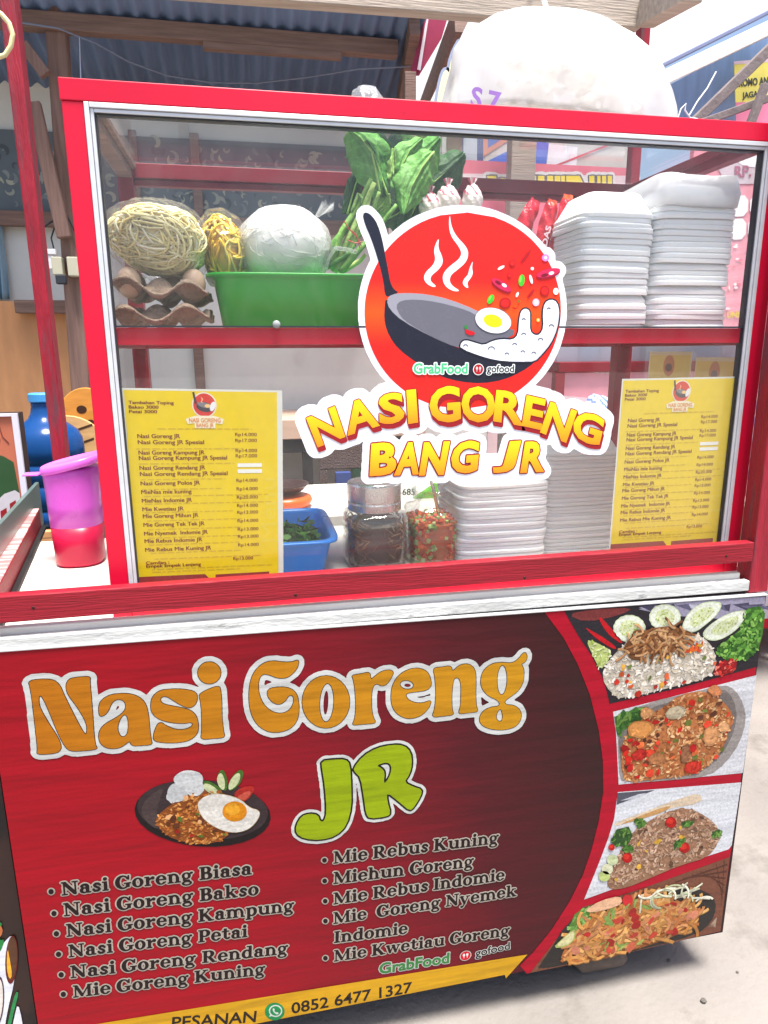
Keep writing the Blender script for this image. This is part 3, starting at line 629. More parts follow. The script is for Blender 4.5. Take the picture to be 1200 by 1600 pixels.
def wrinkle(m):
    """shared soft creases of the hung vinyl, the same on every printed layer"""
    nt = m.node_tree; b = nt.nodes['Principled BSDF']; g_ = node(nt, 'ShaderNodeNewGeometry')
    mp = node(nt, 'ShaderNodeMapping'); mp.inputs['Scale'].default_value = (1.5, 1, 9); mp.inputs['Rotation'].default_value = (0, R(4), 0); nt.links.new(g_.outputs['Position'], mp.inputs[0])
    n = node(nt, 'ShaderNodeTexNoise'); n.inputs['Scale'].default_value = 2.0; n.inputs['Detail'].default_value = 3; nt.links.new(mp.outputs[0], n.inputs[0])
    m2 = node(nt, 'ShaderNodeMapping'); m2.inputs['Scale'].default_value = (1, 1, 1); nt.links.new(g_.outputs['Position'], m2.inputs[0])
    wv = node(nt, 'ShaderNodeTexWave'); wv.wave_type = 'BANDS'; wv.bands_direction = 'Z'; wv.inputs['Scale'].default_value = 90; wv.inputs['Distortion'].default_value = 2; nt.links.new(m2.outputs[0], wv.inputs[0])
    a = node(nt, 'ShaderNodeMath', operation='MULTIPLY_ADD'); a.inputs[1].default_value = .006; nt.links.new(wv.outputs[0], a.inputs[0]); nt.links.new(n.outputs[0], a.inputs[2])
    bp = node(nt, 'ShaderNodeBump'); bp.inputs['Strength'].default_value = .2; bp.inputs['Distance'].default_value = .025; nt.links.new(a.outputs[0], bp.inputs['Height']); nt.links.new(bp.outputs[0], b.inputs['Normal'])
    return m
BANM = wrinkle(banner_mat()); PHOTO = wrinkle(M('photo_print_ink', (1, 1, 1), .45, var=.24, vs=190, attr=True, spec=.2, detail=10)); BINK = wrinkle(M('banner_ink', (1, 1, 1), .42, var=.05, vs=50, attr=True, spec=.2))
TL, TR, BR_, BL_ = BS.at(-2, 1018), BS.at(1197, 930), BS.at(1128, 1457), (.0, -.872)
quad = [(0.0, TL[1]), (1.501, TR[1]), (1.500, BR_[1]), (-.001, BL_[1])]
q = MB(); n_ = 40
def bfn(u, v):
    top = quad[0][1]*(1-u)+quad[1][1]*u; bot = quad[3][1]*(1-u)+quad[2][1]*u; return (1.5005*u, BY+.0009, bot+(top-bot)*v)
q.grid(bfn, 30, 20); q.build('sheet', BANM, ban, solid=.0012, clean=True)
hem = MB(); hem.box(-.001, 1.502, BY-.002, .011, -.0028, .0005)
hem.v = [(v[0], v[1], v[2]+(quad[0][1]*(1-v[0]/1.5)+quad[1][1]*v[0]/1.5)+.002) for v in hem.v]; hem.build('white_hem', M('white_vinyl_hem', S(186, 186, 186), .5, var=.08), ban, bevel=.0008)

# right-hand photographs of dishes in a red frame
rl = [(95, 112), (190, 240), (260, 370), (320, 520), (365, 700), (385, 850), (387, 1010)]; rl2 = [(385, 130), (365, 260), (330, 400), (285, 530), (220, 660), (130, 800), (40, 910), (-25, 975)]
rr_ = [(190, 104), (260, 225), (330, 330), (390, 450), (425, 580), (450, 720), (465, 850), (465, 1010)]; rr2 = [(460, 150), (440, 250), (410, 350), (360, 480), (290, 640), (210, 770), (120, 890), (10, 1018)]
Lf = BS.z(r5, rl)+BS.z(r6, rl2); Rt = BS.z(r5, rr_)+BS.z(r6, rr2)
BRED = S(147, 11, 33)
q = MB()
def edge_x(z): return 1.499
band = Lf+[Rt[-1]]+[(1.4985, BR_[1]+.004), (1.4995, TR[1]-.004)]+[Lf[0]]
band = Lf+BS.z(r6, [(10, 1014), (962, 806)])+[(1.4995, TR[1]-.004)]
BS.put(q, [band], 1, BRED); q.build('red_frame', BINK, ban)
def panel(pts, c): return pts, c
P1 = BS.z(r5, [(192, 106), (260, 225), (330, 330), (390, 450), (418, 566), (780, 484), (1147, 383), (1188, 35)])
P2 = BS.z(r5, [(435, 606), (1143, 425), (1075, 908), (462, 965), (450, 720)])
P3 = BS.z(r6, [(458, 118), (1067, 70), (1020, 380), (1005, 400), (740, 485), (292, 648), (360, 480), (410, 350), (440, 250)])
P4 = BS.z(r6, [(285, 685), (560, 600), (1010, 438), (965, 803), (600, 890), (25, 1010), (120, 890), (210, 770)])
def photo(name, pts, base):
    q = MB(); BS.put(q, [pts], 2, base); return q
RICE = [S(198, 191, 179), S(189, 179, 164), S(179, 168, 149), S(201, 196, 188)]; FRY = [S(173, 122, 77), S(156, 100, 58), S(186, 141, 97), S(134, 80, 45), S(179, 127, 87), S(126, 70, 38)]
BROWNR = [S(164, 134, 110), S(149, 115, 92), S(174, 147, 126), S(134, 99, 77), S(156, 126, 104)]; RED_ = [S(173, 33, 23), S(147, 23, 21), S(184, 58, 36)]; GREEN_ = [S(70, 107, 42), S(50, 87, 33), S(94, 127, 58), S(36, 70, 28)]
# panel 1: white fried rice with fried shallots, cucumber, lettuce
random.seed(11)
q = photo('dish_photo', P1, S(36, 33, 38))
BS.put(q, [BS.z(r5, [(560, 100), (760, 60), (1186, 38), (1180, 120), (1000, 150), (700, 130)])], 2.4, S(126, 122, 141))
for k in range(14):
    a = random.uniform(540, 1150); BS.put(q, [BS.z(r5, [(a, random.uniform(75, 95)), (a+random.uniform(60, 130), random.uniform(65, 85)), (a+80, 110)])], 2.5+k*.02, random.choice([S(80, 77, 99), S(159, 157, 171), S(58, 55, 73)]))
BS.put(q, [BS.z(r5, [(205, 125), (330, 100), (540, 90), (470, 130), (300, 165)], 1)], 2.6, S(100, 43, 43))
for pts in ([(360, 140), (375, 138), (430, 200), (485, 262), (470, 270), (400, 215)], [(295, 190), (310, 195), (390, 240), (455, 290), (440, 300), (350, 245)]): BS.put(q, [BS.z(r5, pts, 2)], 3, S(159, 20, 28))
def cuke(pts, layer, core=.62):
    lp = BS.z(r5, pts, 2); BS.put(q, [lp], layer, S(168, 179, 147)); c = np.mean(lp, 0)
    BS.put(q, [[tuple(c+(np.array(p)-c)*.93) for p in lp]], layer+.15, S(189, 194, 179)); inn = [tuple(c+(np.array(p)-c)*core) for p in lp]; BS.put(q, [inn], layer+.3, S(179, 186, 149))
    scatter(BS, q, inn, 40, .004, [S(149, 159, 80), S(159, 168, 100), S(134, 149, 70)], layer+.4, .6, depth=.5)
def scal(cx, cy, rx, ry, k=16): return [(cx+rx*math.cos(t)*(1+.05*(i % 2)), cy+ry*math.sin(t)*(1+.05*(i % 2))) for i, t in enumerate([2*math.pi*i/(2*k) for i in range(2*k)])]
cuke(scal(515, 195, 78, 66), 3); cuke(scal(690, 140, 76, 64), 3)
cuke([(770, 190), (800, 120), (860, 70), (930, 58), (975, 68), (955, 120), (900, 170), (840, 215), (790, 215)], 3.2)
cuke([(870, 215), (930, 160), (1010, 115), (1100, 100), (1090, 150), (1030, 215), (950, 258), (890, 250)], 3.4)
lime = [(300, 250), (345, 260), (400, 290), (430, 305), (405, 365), (370, 400), (335, 330)]; BS.put(q, [BS.z(r5, lime, 1)], 3, S(156, 168, 100)); scatter(BS, q, BS.z(r5, lime), 30, .01, [S(179, 186, 134), S(134, 154, 70), S(191, 193, 159)], 3.2)
let = BS.z(r5, [(945, 290), (1000, 250), (1060, 200), (1065, 150), (1100, 95), (1160, 85), (1184, 120), (1170, 230), (1150, 300), (1080, 350), (1000, 345), (950, 330)]); BS.put(q, [let], 3.5, S(58, 99, 36)); scatter(BS, q, let, 240, .013, [S(70, 117, 43), S(94, 142, 58), S(47, 87, 33), S(117, 159, 75), S(36, 70, 30)], 3.6, .5, clip=P1)
tom = BS.z(r5, [(925, 425), (945, 375), (1000, 340), (1045, 350), (1040, 395), (985, 425)]); BS.put(q, [tom], 3.6, S(126, 21, 25)); scatter(BS, q, tom, 40, .01, [S(173, 45, 40), S(189, 100, 87), S(142, 21, 25)], 3.8, .6)
dome = BS.z(r5, [(378, 440), (400, 370), (450, 310), (520, 250), (640, 215), (780, 205), (880, 235), (935, 300), (940, 380), (910, 435), (700, 490), (480, 545), (420, 510)], 1); BS.put(q, [dome], 4, S(164, 156, 142)); scatter(BS, q, dome, 620, .0125, RICE, 4.1, .36, clip=P1)
scatter(BS, q, dome, 26, .014, [S(179, 80, 40), S(164, 43, 30), S(189, 141, 58), S(92, 109, 50)], 7.2, .7, clip=P1, depth=1)
shal = BS.z(r5, [(470, 300), (540, 240), (600, 195), (720, 178), (790, 205), (780, 260), (740, 315), (640, 320), (520, 330)], 1); BS.put(q, [shal], 8.2, S(117, 77, 48)); ribbon(BS, q, shal, 120, .0042, [S(156, 112, 73), S(126, 82, 48), S(173, 134, 94), S(105, 65, 38)], 8.4, .03)
car = BS.z(r5, [(770, 290), (870, 270), (900, 300), (800, 318)]); scatter(BS, q, car, 14, .016, [S(184, 80, 33), S(173, 60, 30), S(193, 151, 50)], 8.2, .5)
q.build('dish_photo', PHOTO, ban)
# panel 2: orange fried rice with prawns on a grey plate
q = photo('dish_photo', P2, S(173, 174, 178))
plate = BS.z(r5, [(455, 640), (600, 560), (850, 505), (985, 470), (1040, 500), (1080, 570), (1092, 650), (1060, 760), (990, 860), (905, 925), (700, 945), (480, 960), (462, 900)], 1); BS.put(q, [plate], 2.5, S(126, 120, 117))
inn = BS.z(r5, [(455, 680), (600, 590), (850, 520), (975, 485), (1030, 540), (1048, 640), (1010, 760), (930, 860), (850, 915), (680, 940), (480, 955)], 1); BS.put(q, [inn], 2.7, S(97, 90, 87))
lf = BS.z(r5, [(440, 630), (560, 585), (600, 580), (560, 640), (500, 690), (455, 720)]); BS.put(q, [lf], 3, S(58, 92, 43)); scatter(BS, q, lf, 50, .02, GREEN_, 3.2, .4, clip=P2)
rice = BS.z(r5, [(470, 790), (500, 720), (560, 640), (680, 590), (760, 520), (880, 500), (960, 540), (1010, 590), (1035, 650), (1000, 700), (990, 760), (930, 850), (850, 910), (700, 935), (520, 950), (480, 930)], 1); BS.put(q, [rice], 3.3, S(150, 92, 54)); scatter(BS, q, rice, 760, .0115, FRY+[S(194, 159, 117)], 3.5, .42, clip=P2, depth=3)
scatter(BS, q, rice, 46, .018, RED_+[S(189, 92, 50)], 6.6, .6, clip=P2, depth=.6)
scatter(BS, q, rice, 30, .016, [S(80, 45, 30), S(65, 38, 28), S(92, 100, 42)], 6.6, .7, clip=P2, depth=.6)
for cx, cy, rx, ry, c in ((570, 690, 68, 44, S(173, 117, 63)), (915, 725, 40, 54, S(179, 127, 84)), (935, 500, 36, 26, S(173, 110, 72)), (650, 835, 46, 34, S(151, 99, 62)), (975, 680, 30, 28, S(186, 139, 97)), (740, 608, 52, 34, S(164, 151, 126)), (560, 815, 42, 26, S(159, 36, 30)), (825, 880, 46, 30, S(164, 43, 31)), (790, 810, 26, 48, S(126, 84, 58)), (600, 610, 36, 28, S(166, 119, 77))):
    lp = BS.z(r5, [(x+random.uniform(-5, 5), y+random.uniform(-5, 5)) for x, y in ell(cx, cy, rx, ry, random.uniform(-20, 20), 12)], 1); BS.put(q, [lp], 7.4, tuple(v*.7 for v in c)); BS.put(q, [[tuple(np.mean(lp, 0)+(np.array(p)-np.mean(lp, 0))*.82+np.array((-.001, .001))) for p in lp]], 7.6, c); scatter(BS, q, lp, 10, .009, [tuple(min(1, v*1.3) for v in c), tuple(v*.8 for v in c)], 7.8, .4, depth=.6)
q.build('dish_photo', PHOTO, ban)
# panel 3: brown rice on white paper
q = photo('dish_photo', P3, S(179, 181, 186))
BS.put(q, [BS.z(r6, [(456, 122), (640, 108), (560, 140), (452, 180)])], 2.5, S(70, 70, 80)); BS.put(q, [BS.z(r6, [(470, 160), (560, 128), (600, 122), (540, 152)])], 2.7, S(159, 161, 168))
BS.put(q, [BS.z(r6, [(440, 270), (600, 210), (760, 150), (860, 120), (880, 170), (700, 200), (540, 250), (445, 290)], 1)], 2.8, S(181, 164, 142)); BS.put(q, [BS.z(r6, [(445, 285), (640, 205), (730, 180), (690, 215), (560, 255)], 1)], 3, S(164, 126, 80))
rice = BS.z(r6, [(400, 560), (440, 470), (500, 350), (560, 290), (680, 220), (800, 190), (900, 240), (960, 300), (955, 370), (900, 440), (760, 480), (620, 540), (500, 590), (420, 600)], 1); BS.put(q, [rice], 3.3, S(126, 94, 72)); scatter(BS, q, rice, 760, .0125, BROWNR, 3.5, .34, clip=P3)
for pts in ([(420, 360), (450, 300), (510, 285), (530, 330), (500, 385), (440, 380)], [(535, 260), (570, 245), (600, 270), (560, 295)], [(480, 395), (520, 375), (530, 400), (495, 410)], [(920, 310), (965, 305), (965, 330), (925, 340)], [(735, 360), (790, 340), (775, 385), (740, 390)], [(770, 270), (830, 262), (800, 285)]): lp = BS.z(r6, pts); BS.put(q, [lp], 6.8, S(38, 67, 33)); scatter(BS, q, lp, 30, .011, GREEN_, 7, .5, depth=.8)
for cx, cy, rx in ((718, 265, 27), (785, 390, 26), (503, 440, 25), (425, 388, 16)): lp = BS.z(r6, ell(cx, cy, rx, rx)); BS.put(q, [lp], 7.2, S(147, 20, 18)); BS.put(q, [BS.z(r6, ell(cx-rx*.2, cy-rx*.25, rx*.62, rx*.55))], 7.4, S(174, 40, 30))
for cx, cy in ((405, 495), (430, 450), (390, 530)): lp = BS.z(r6, ell(cx, cy, 28, 26)); BS.put(q, [lp], 7, random.choice([S(164, 173, 134), S(179, 181, 151), S(151, 164, 100)]))
scatter(BS, q, rice, 20, .014, [S(75, 47, 38), S(173, 134, 50), S(92, 67, 50)], 6.8, .6, clip=P3, depth=.5)
q.build('dish_photo', PHOTO, ban)
# panel 4: fried noodles in a dark bowl
q = photo('dish_photo', P4, S(100, 62, 48))
for k in range(7): BS.put(q, [BS.z(r6, [(740+k*40, 560-k*18), (1000-k*5, 470+k*34), (998-k*5, 480+k*34), (745+k*40, 566-k*18)])], 2.2+.02*k, S(72, 42, 33))
bowl = BS.z(r6, [(130, 890), (200, 770), (320, 690), (520, 625), (720, 585), (850, 590), (930, 630), (945, 690), (920, 760), (850, 820), (600, 888), (300, 950), (60, 995), (80, 960)], 1); BS.put(q, [bowl], 2.6, S(43, 40, 38))
lt = BS.z(r6, [(215, 790), (245, 720), (290, 690), (370, 690), (400, 715), (340, 750), (270, 800)]); BS.put(q, [lt], 3, S(80, 117, 50)); scatter(BS, q, lt, 70, .014, [S(100, 142, 67), S(126, 164, 92), S(75, 112, 47)], 3.1, .5, clip=P4, depth=1)
noo = BS.z(r6, [(215, 890), (260, 800), (380, 730), (440, 680), (540, 645), (700, 650), (820, 690), (860, 720), (820, 780), (740, 830), (560, 890), (380, 945), (260, 950)], 1); BS.put(q, [noo], 3, S(117, 68, 36)); ribbon(BS, q, noo, 330, .0075, [S(179, 127, 70), S(164, 109, 55), S(189, 144, 87), S(171, 117, 75), S(151, 92, 50)], 3.4, .055, clip=P4)
scatter(BS, q, noo, 34, .022, [S(159, 80, 58), S(173, 109, 84), S(147, 36, 33), S(156, 55, 42)], 6.5, .6, clip=P4, depth=.6)
scatter(BS, q, noo, 16, .03, [S(105, 126, 63), S(131, 142, 75)], 6.5, .22, clip=P4, depth=.6)
spr = BS.z(r6, [(560, 620), (680, 598), (800, 600), (850, 630), (870, 665), (790, 650), (640, 640)]); ribbon(BS, q, spr, 22, .0042, [S(189, 189, 164), S(173, 179, 142), S(198, 196, 179)], 6.6, .05, clip=P4)
pr = BS.z(r6, [(290, 700), (370, 650), (470, 625), (480, 665), (420, 690), (330, 712)], 1); BS.put(q, [pr], 6.4, S(186, 147, 117)); BS.put(q, [BS.z(r6, ell(505, 650, 26, 30))], 6.6, S(164, 36, 40))
lm = BS.z(r6, [(135, 885), (180, 840), (235, 790), (252, 800), (245, 845), (200, 880)], 1); BS.put(q, [lm], 6.6, S(141, 147, 84)); BS.put(q, [[tuple(np.mean(lm, 0)+(np.array(p)-np.mean(lm, 0))*.8) for p in lm]], 6.8, S(181, 176, 132))
for k in range(9): BS.put(q, [BS.z(r6, [(900+k*5, 790-k*1), (945-k, 735+k*6), (947-k, 740+k*6)])], 2.3+.01*k, S(147, 126, 109))
q.build('dish_photo', PHOTO, ban)

# yellow strip with the phone number
q = MB(); ys0 = BS.at(0, 1); y_a = BS.z(r4, [(-400, 894), (0, 808), (1102, 630), (1010, 732), (0, 927), (-400, 1012)])
ytl = BS.z(r4, [(0, 808), (1102, 630)]); sl = (ytl[1][1]-ytl[0][1])/(ytl[1][0]-ytl[0][0]); zb = quad[3][1]+.001
strip = [(.002, ytl[0][1]-sl*(ytl[0][0]-.002)), ytl[1], BS.z(r4, [(1010, 732)])[0], (BS.z(r4, [(1010, 732)])[0][0]-.003, quad[3][1]*(1-.66)+quad[2][1]*.66+.001), (.002, zb)]
BS.put(q, [strip], 1.5, S(178, 134, 25)); q.build('yellow_strip', BINK, ban)
q = MB(); dk = S(36, 28, 25)
a, b_ = BS.z(r4, [(97, 882), (610, 790)]); BS.word(q, '0852 6477 1327', a, b_, 2.2, dk, bold=.018); q.build('phone_lettering', BINK, ban); q = MB()
ox = (180, 1520, 4); a, b_ = BS.z(ox, [(352, 345), (878, 304)]); BS.word(q, 'PESANAN', a, b_, 2.2, dk, bold=.018)
q.build('order_lettering', BINK, ban)
q = MB(); c = BS.z(ox, ell(997, 240, 62, 55)); BS.put(q, [c], 2.2, S(26, 117, 65))
c = BS.z(ox, ell(1002, 236, 42, 38)); c2 = BS.z(ox, ell(1002, 236, 34, 30)); BS.put(q, [c, c2[::-1]], 2.5, S(173, 179, 173)); BS.put(q, [BS.z(ox, [(962, 272), (972, 250), (985, 266)])], 2.6, S(173, 179, 173))
hand = BS.z(ox, [(984, 222), (992, 218), (998, 230), (994, 236), (1004, 246), (1012, 242), (1022, 250), (1016, 258), (1004, 256), (992, 246), (984, 234)], 1); BS.put(q, [hand], 2.6, S(173, 179, 173)); q.build('chat_badge', BINK, ban)

# gold heading
N = [(105, 245), (195, 240), (225, 262), (240, 300), (285, 390), (318, 450), (327, 445), (326, 405), (290, 345), (255, 300), (247, 270), (255, 245), (275, 236), (340, 230), (337, 250), (345, 330), (352, 440), (358, 490), (368, 505), (290, 512), (262, 510), (245, 495), (220, 450), (180, 350), (158, 305), (148, 303), (145, 320), (150, 350), (185, 410), (215, 455), (230, 488), (228, 508), (210, 520), (138, 525), (142, 505), (135, 440), (125, 350), (115, 275)]
A = [(372, 380), (370, 340), (385, 315), (420, 298), (470, 294), (515, 303), (545, 328), (557, 370), (562, 430), (567, 470), (572, 487), (530, 490), (495, 492), (488, 475), (480, 478), (455, 497), (425, 503), (390, 497), (370, 470), (372, 435), (395, 408), (440, 385), (470, 360), (473, 335), (460, 318), (435, 317), (418, 332), (405, 365), (388, 380)]
A2 = [(470, 373), (480, 385), (483, 420), (478, 450), (462, 460), (448, 452), (440, 425), (448, 395), (460, 378)]
Sx = [(565, 340), (570, 310), (595, 285), (640, 278), (700, 280), (735, 290), (741, 310), (735, 335), (715, 350), (690, 345), (655, 325), (625, 305), (605, 308), (600, 320), (610, 335), (660, 345), (710, 355), (735, 375), (745, 410), (742, 445), (715, 470), (670, 480), (610, 480), (575, 472), (577, 445), (590, 410), (605, 403), (620, 415), (660, 432), (700, 430), (725, 415), (720, 402), (690, 408), (640, 405), (590, 390), (568, 365)]
I = [(745, 300), (775, 282), (822, 265), (828, 285), (832, 330), (832, 380), (838, 440), (845, 460), (800, 464), (752, 468), (757, 440), (757, 370), (752, 320)]
G = [(1120, 168), (1119, 190), (1105, 215), (1075, 238), (1040, 238), (1010, 225), (985, 222), (970, 240), (968, 280), (975, 310), (990, 340), (1020, 365), (1055, 372), (1085, 360), (1100, 335), (1102, 312), (1095, 300), (1080, 305), (1070, 325), (1045, 338), (1020, 328), (1003, 305), (1003, 285), (1015, 275), (1060, 270), (1095, 278), (1115, 300), (1122, 345), (1118, 390), (1095, 425), (1050, 442), (1005, 440), (965, 415), (940, 370), (932, 310), (938, 250), (955, 210), (985, 182), (1020, 172), (1060, 178), (1095, 178)]
r_ = [(358, 227), (395, 222), (427, 214), (430, 245), (440, 235), (470, 212), (500, 206), (517, 215), (505, 240), (490, 262), (470, 268), (455, 258), (440, 265), (433, 290), (432, 345), (438, 385), (452, 407), (405, 410), (358, 415), (370, 395), (375, 340), (370, 270), (364, 240)]
e_ = [(505, 310), (510, 265), (535, 225), (575, 203), (615, 200), (645, 215), (657, 250), (655, 272), (635, 285), (590, 290), (560, 295), (565, 315), (590, 330), (625, 332), (650, 322), (657, 327), (645, 355), (615, 382), (570, 392), (530, 375), (510, 345)]
n__ = [(663, 200), (695, 197), (732, 191), (735, 215), (760, 190), (790, 183), (815, 195), (825, 225), (823, 290), (825, 345), (834, 364), (795, 368), (756, 373), (767, 345), (768, 300), (768, 260), (762, 238), (745, 235), (737, 255), (733, 310), (735, 360), (742, 376), (700, 380), (658, 385), (670, 355), (675, 290), (670, 230)]
g_ = [(840, 250), (850, 210), (880, 185), (915, 178), (960, 183), (985, 165), (998, 146), (1010, 141), (1017, 158), (1010, 178), (992, 184), (1005, 205), (1003, 250), (985, 285), (950, 310), (930, 325), (935, 338), (970, 340), (992, 360), (995, 390), (975, 420), (930, 433), (880, 430), (845, 415), (835, 390), (850, 360), (885, 345), (905, 345), (915, 335), (905, 320), (870, 305), (848, 280)]
sm = lambda reg, p: BS.z(reg, p, 2)
letters = [[sm(r1, N)], [sm(r1, A), sm(r1, A2)], [sm(r1, Sx)], [BS.z(r1, ell(785, 218, 43, 41))], [sm(r1, I)], [sm(r1, G)],
           [BS.z(r2, ell(262, 327, 89, 98)), BS.z(r2, ell(265, 330, 27, 73, 3))], [sm(r2, r_)], [sm(r2, e_), BS.z(r2, ell(565, 263, 26, 17, 8))], [sm(r2, n__)], [sm(r2, g_), BS.z(r2, ell(922, 245, 19, 56, 2)), sm(r2, [(900, 370), (918, 348), (926, 385), (918, 403), (900, 395)])]]
q = MB()
for L in dilate(letters, .0112): BS.put(q, L, 2, S(174, 176, 174))
for L in letters:
    for D in dilate([L], .0014, .0004): BS.put(q, D, 2.8, S(33, 18, 15))
gold = lambda v: tuple(np.array(S(156, 92, 14))*(1-(t := max(0, min(1, (v[0]-.05)/.9))))+np.array(S(168, 120, 20))*t)
for L in letters: BS.put(q, L, 3.5, gold)
for e2 in ([(262, 330), 9, 44], [(568, 265), 12, 6]): BS.put(q, [BS.z(r2, ell(*e2[0], e2[1], e2[2], 3))], 2.5, S(92, 20, 28))
q.build('gold_heading', BINK, ban)
J = [(245, 548), (290, 543), (335, 542), (352, 560), (357, 640), (358, 720), (340, 790), (300, 830), (240, 845), (180, 840), (150, 820), (150, 790), (170, 755), (200, 745), (232, 750), (240, 775), (255, 775), (265, 740), (258, 640), (248, 580)]
Rr = [(365, 575), (400, 530), (450, 500), (510, 487), (555, 490), (580, 515), (585, 560), (575, 600), (555, 628), (590, 645), (622, 655), (618, 680), (590, 725), (575, 735), (540, 705), (490, 665), (492, 700), (505, 745), (490, 757), (425, 765), (412, 745), (405, 690), (392, 610), (370, 590)]
Rh = [(450, 565), (490, 552), (508, 565), (505, 595), (490, 625), (478, 632), (483, 590), (470, 575)]
jr = [[BS.z(r2, J, 1)], [BS.z(r2, Rr, 1), BS.z(r2, Rh, 1)]]
q = MB()
for L in dilate(jr, .0098): BS.put(q, L, 2, S(174, 176, 173))
for D in dilate(jr, .0036, .0005): BS.put(q, D, 2.8, S(28, 23, 21))
for L in jr: BS.put(q, L, 3.5, S(124, 142, 10))
q.build('lime_initials', BINK, ban)

# list of dishes
q = MB(); lets = []
for reg, rows in ((r3, [('Nasi Goreng Biasa', (232, 525), (945, 445), (192, 510)), ('Nasi Goreng Bakso', (240, 603), (970, 522), (203, 592)), ('Nasi Goreng Kampung', (250, 680), (1103, 583), (212, 668)), ('Nasi Goreng Petai', (258, 757), (928, 680), (220, 745)), ('Nasi Goreng Rendang', (265, 835), (1080, 742), (230, 822)), ('Mie Goreng Kuning', (275, 908), (995, 820), (238, 895))]),
                  (r4, [('Mie Rebus Kuning', (275, 243), (978, 155), (237, 228)), ('Miehun Goreng', (275, 330), (872, 255), (238, 316)), ('Mie Rebus Indomie', (275, 417), (1003, 312), (240, 402)), ('Mie  Goreng Nyemek', (275, 500), (1055, 380), (241, 487)), ('Indomie', (277, 581), (590, 540), None), ('Mie Kwetiau Goreng', (277, 660), (1025, 548), (241, 645))])):
    for t, a, b_, bu in rows:
        a, b_ = BS.z(reg, [a, b_]); lets += slab_line(BS, t, a, b_)
        if bu: lets.append([BS.z(reg, ell(*bu, 10, 10))])
for k in range(0, len(lets), 16):
    for D in dilate(lets[k:k+16], .0028, .0007): BS.put(q, D, 2+.05*(k//16), S(149, 142, 131))
for L in lets: BS.put(q, L, 3, S(30, 20, 20))
q.build('dish_list_lettering', BINK, ban)
def delivery(sh, mb, G0, G1, cx, cr, W0, W1, L, gcol, wcol):
    gl = place_word('GrabFood', G0, G1, None, .03, 0, True)
    for D in dilate([gl], .0022, .0004): sh.put(mb, D, L, wcol)
    vs, fs = place_word('GrabFood', G0, G1, None, .03); sh.raw(mb, vs, fs, L+.6, gcol)
    sh.put(mb, [ell(*cx, cr*1.15, cr*1.15)], L, wcol); sh.put(mb, [ell(*cx, cr, cr)], L+.4, S(173, 20, 36))
    for s_, k in ((-1, 1), (1, 0)):
        u = cx[0]+s_*cr*.33; v = cx[1]
        sh.put(mb, [ell(u, v+cr*.22, cr*.22, cr*.32)], L+.8, S(201, 198, 198)); sh.put(mb, [[(u-cr*.07, v), (u+cr*.07, v), (u+cr*.05, v-cr*.5), (u-cr*.05, v-cr*.5)]], L+.9, S(201, 198, 198))
    wl_ = place_word('gofood', W0, W1, None, .015, 0, True)
    for D in dilate([wl_], .0018, .0004): sh.put(mb, D, L, wcol)
    vs, fs = place_word('gofood', W0, W1, None, .015); sh.raw(mb, vs, fs, L+.6, S(33, 28, 38))
q = MB(); a, b_, c, d, e = BS.z(r4, [(470, 712), (768, 664), (838, 635), (880, 640), (1027, 606)]); delivery(BS, q, a, b_, c, .0115, d, e, 2, S(50, 109, 55), S(164, 164, 156)); q.build('delivery_badges', BINK, ban)

# fried rice plate at the left of the banner
q = MB(); random.seed(5)
BS.put(q, [BS.z(r3, ell(760, 218, 256, 124, 4))], 1.2, S(25, 20, 21)); BS.put(q, [BS.z(r3, ell(760, 204, 246, 112, 4))], 1.6, S(48, 38, 40))
BS.put(q, [BS.z(r3, [(525, 215), (545, 160), (620, 115), (600, 160), (585, 220), (600, 280), (560, 262)], 2)], 1.8, S(62, 50, 50))
mound = BS.z(r3, [(580, 245), (610, 205), (680, 160), (760, 128), (830, 130), (880, 200), (860, 300), (800, 332), (700, 330), (620, 300)], 1); BS.put(q, [mound], 2, S(117, 63, 28)); scatter(BS, q, mound, 420, .0085, [S(173, 110, 52), S(156, 89, 36), S(186, 131, 70), S(126, 65, 26), S(141, 80, 38)], 2.2, .45)
scatter(BS, q, mound, 22, .013, [S(142, 30, 23), S(80, 42, 23), S(75, 92, 36), S(179, 134, 92)], 5.3, .6, depth=.4)
for cx, cy, rx, ry in ((705, 90, 58, 36), (662, 140, 40, 36), (730, 118, 36, 34), (648, 158, 26, 20)):
    BS.put(q, [BS.z(r3, [(x+random.uniform(-5, 5), y+random.uniform(-4, 4)) for x, y in ell(cx, cy, rx, ry, 0, 11)], 1)], 3+.1*cx/100, S(171, 173, 173) if cx != 662 else S(159, 161, 162))
for pts in ([(760, 95), (790, 96), (835, 128), (830, 160), (765, 125)], [(812, 75), (835, 45), (855, 90), (850, 138), (825, 120)], [(855, 135), (860, 90), (900, 48), (915, 62), (905, 100), (880, 125)]):
    lp = BS.z(r3, pts, 2); BS.put(q, [lp], 3.4, S(58, 89, 33)); c = np.mean(lp, 0); BS.put(q, [[tuple(c+(np.array(p)-c)*.8-np.array((.003, .002))) for p in lp]], 3.7, S(168, 174, 134))
BS.put(q, [BS.z(r3, [(872, 145), (905, 118), (950, 112), (955, 130), (930, 165), (900, 178)], 1)], 3.8, S(139, 33, 28)); BS.put(q, [BS.z(r3, [(880, 160), (930, 130), (945, 140), (915, 172)], 1)], 4, S(164, 70, 55))
egg = BS.z(r3, [(738, 190), (752, 160), (800, 140), (860, 148), (905, 165), (935, 195), (975, 205), (970, 235), (935, 275), (880, 290), (820, 275), (765, 240)], 2)
for D in dilate([[egg]], .0012, .0004): BS.put(q, D, 6, S(147, 117, 80))
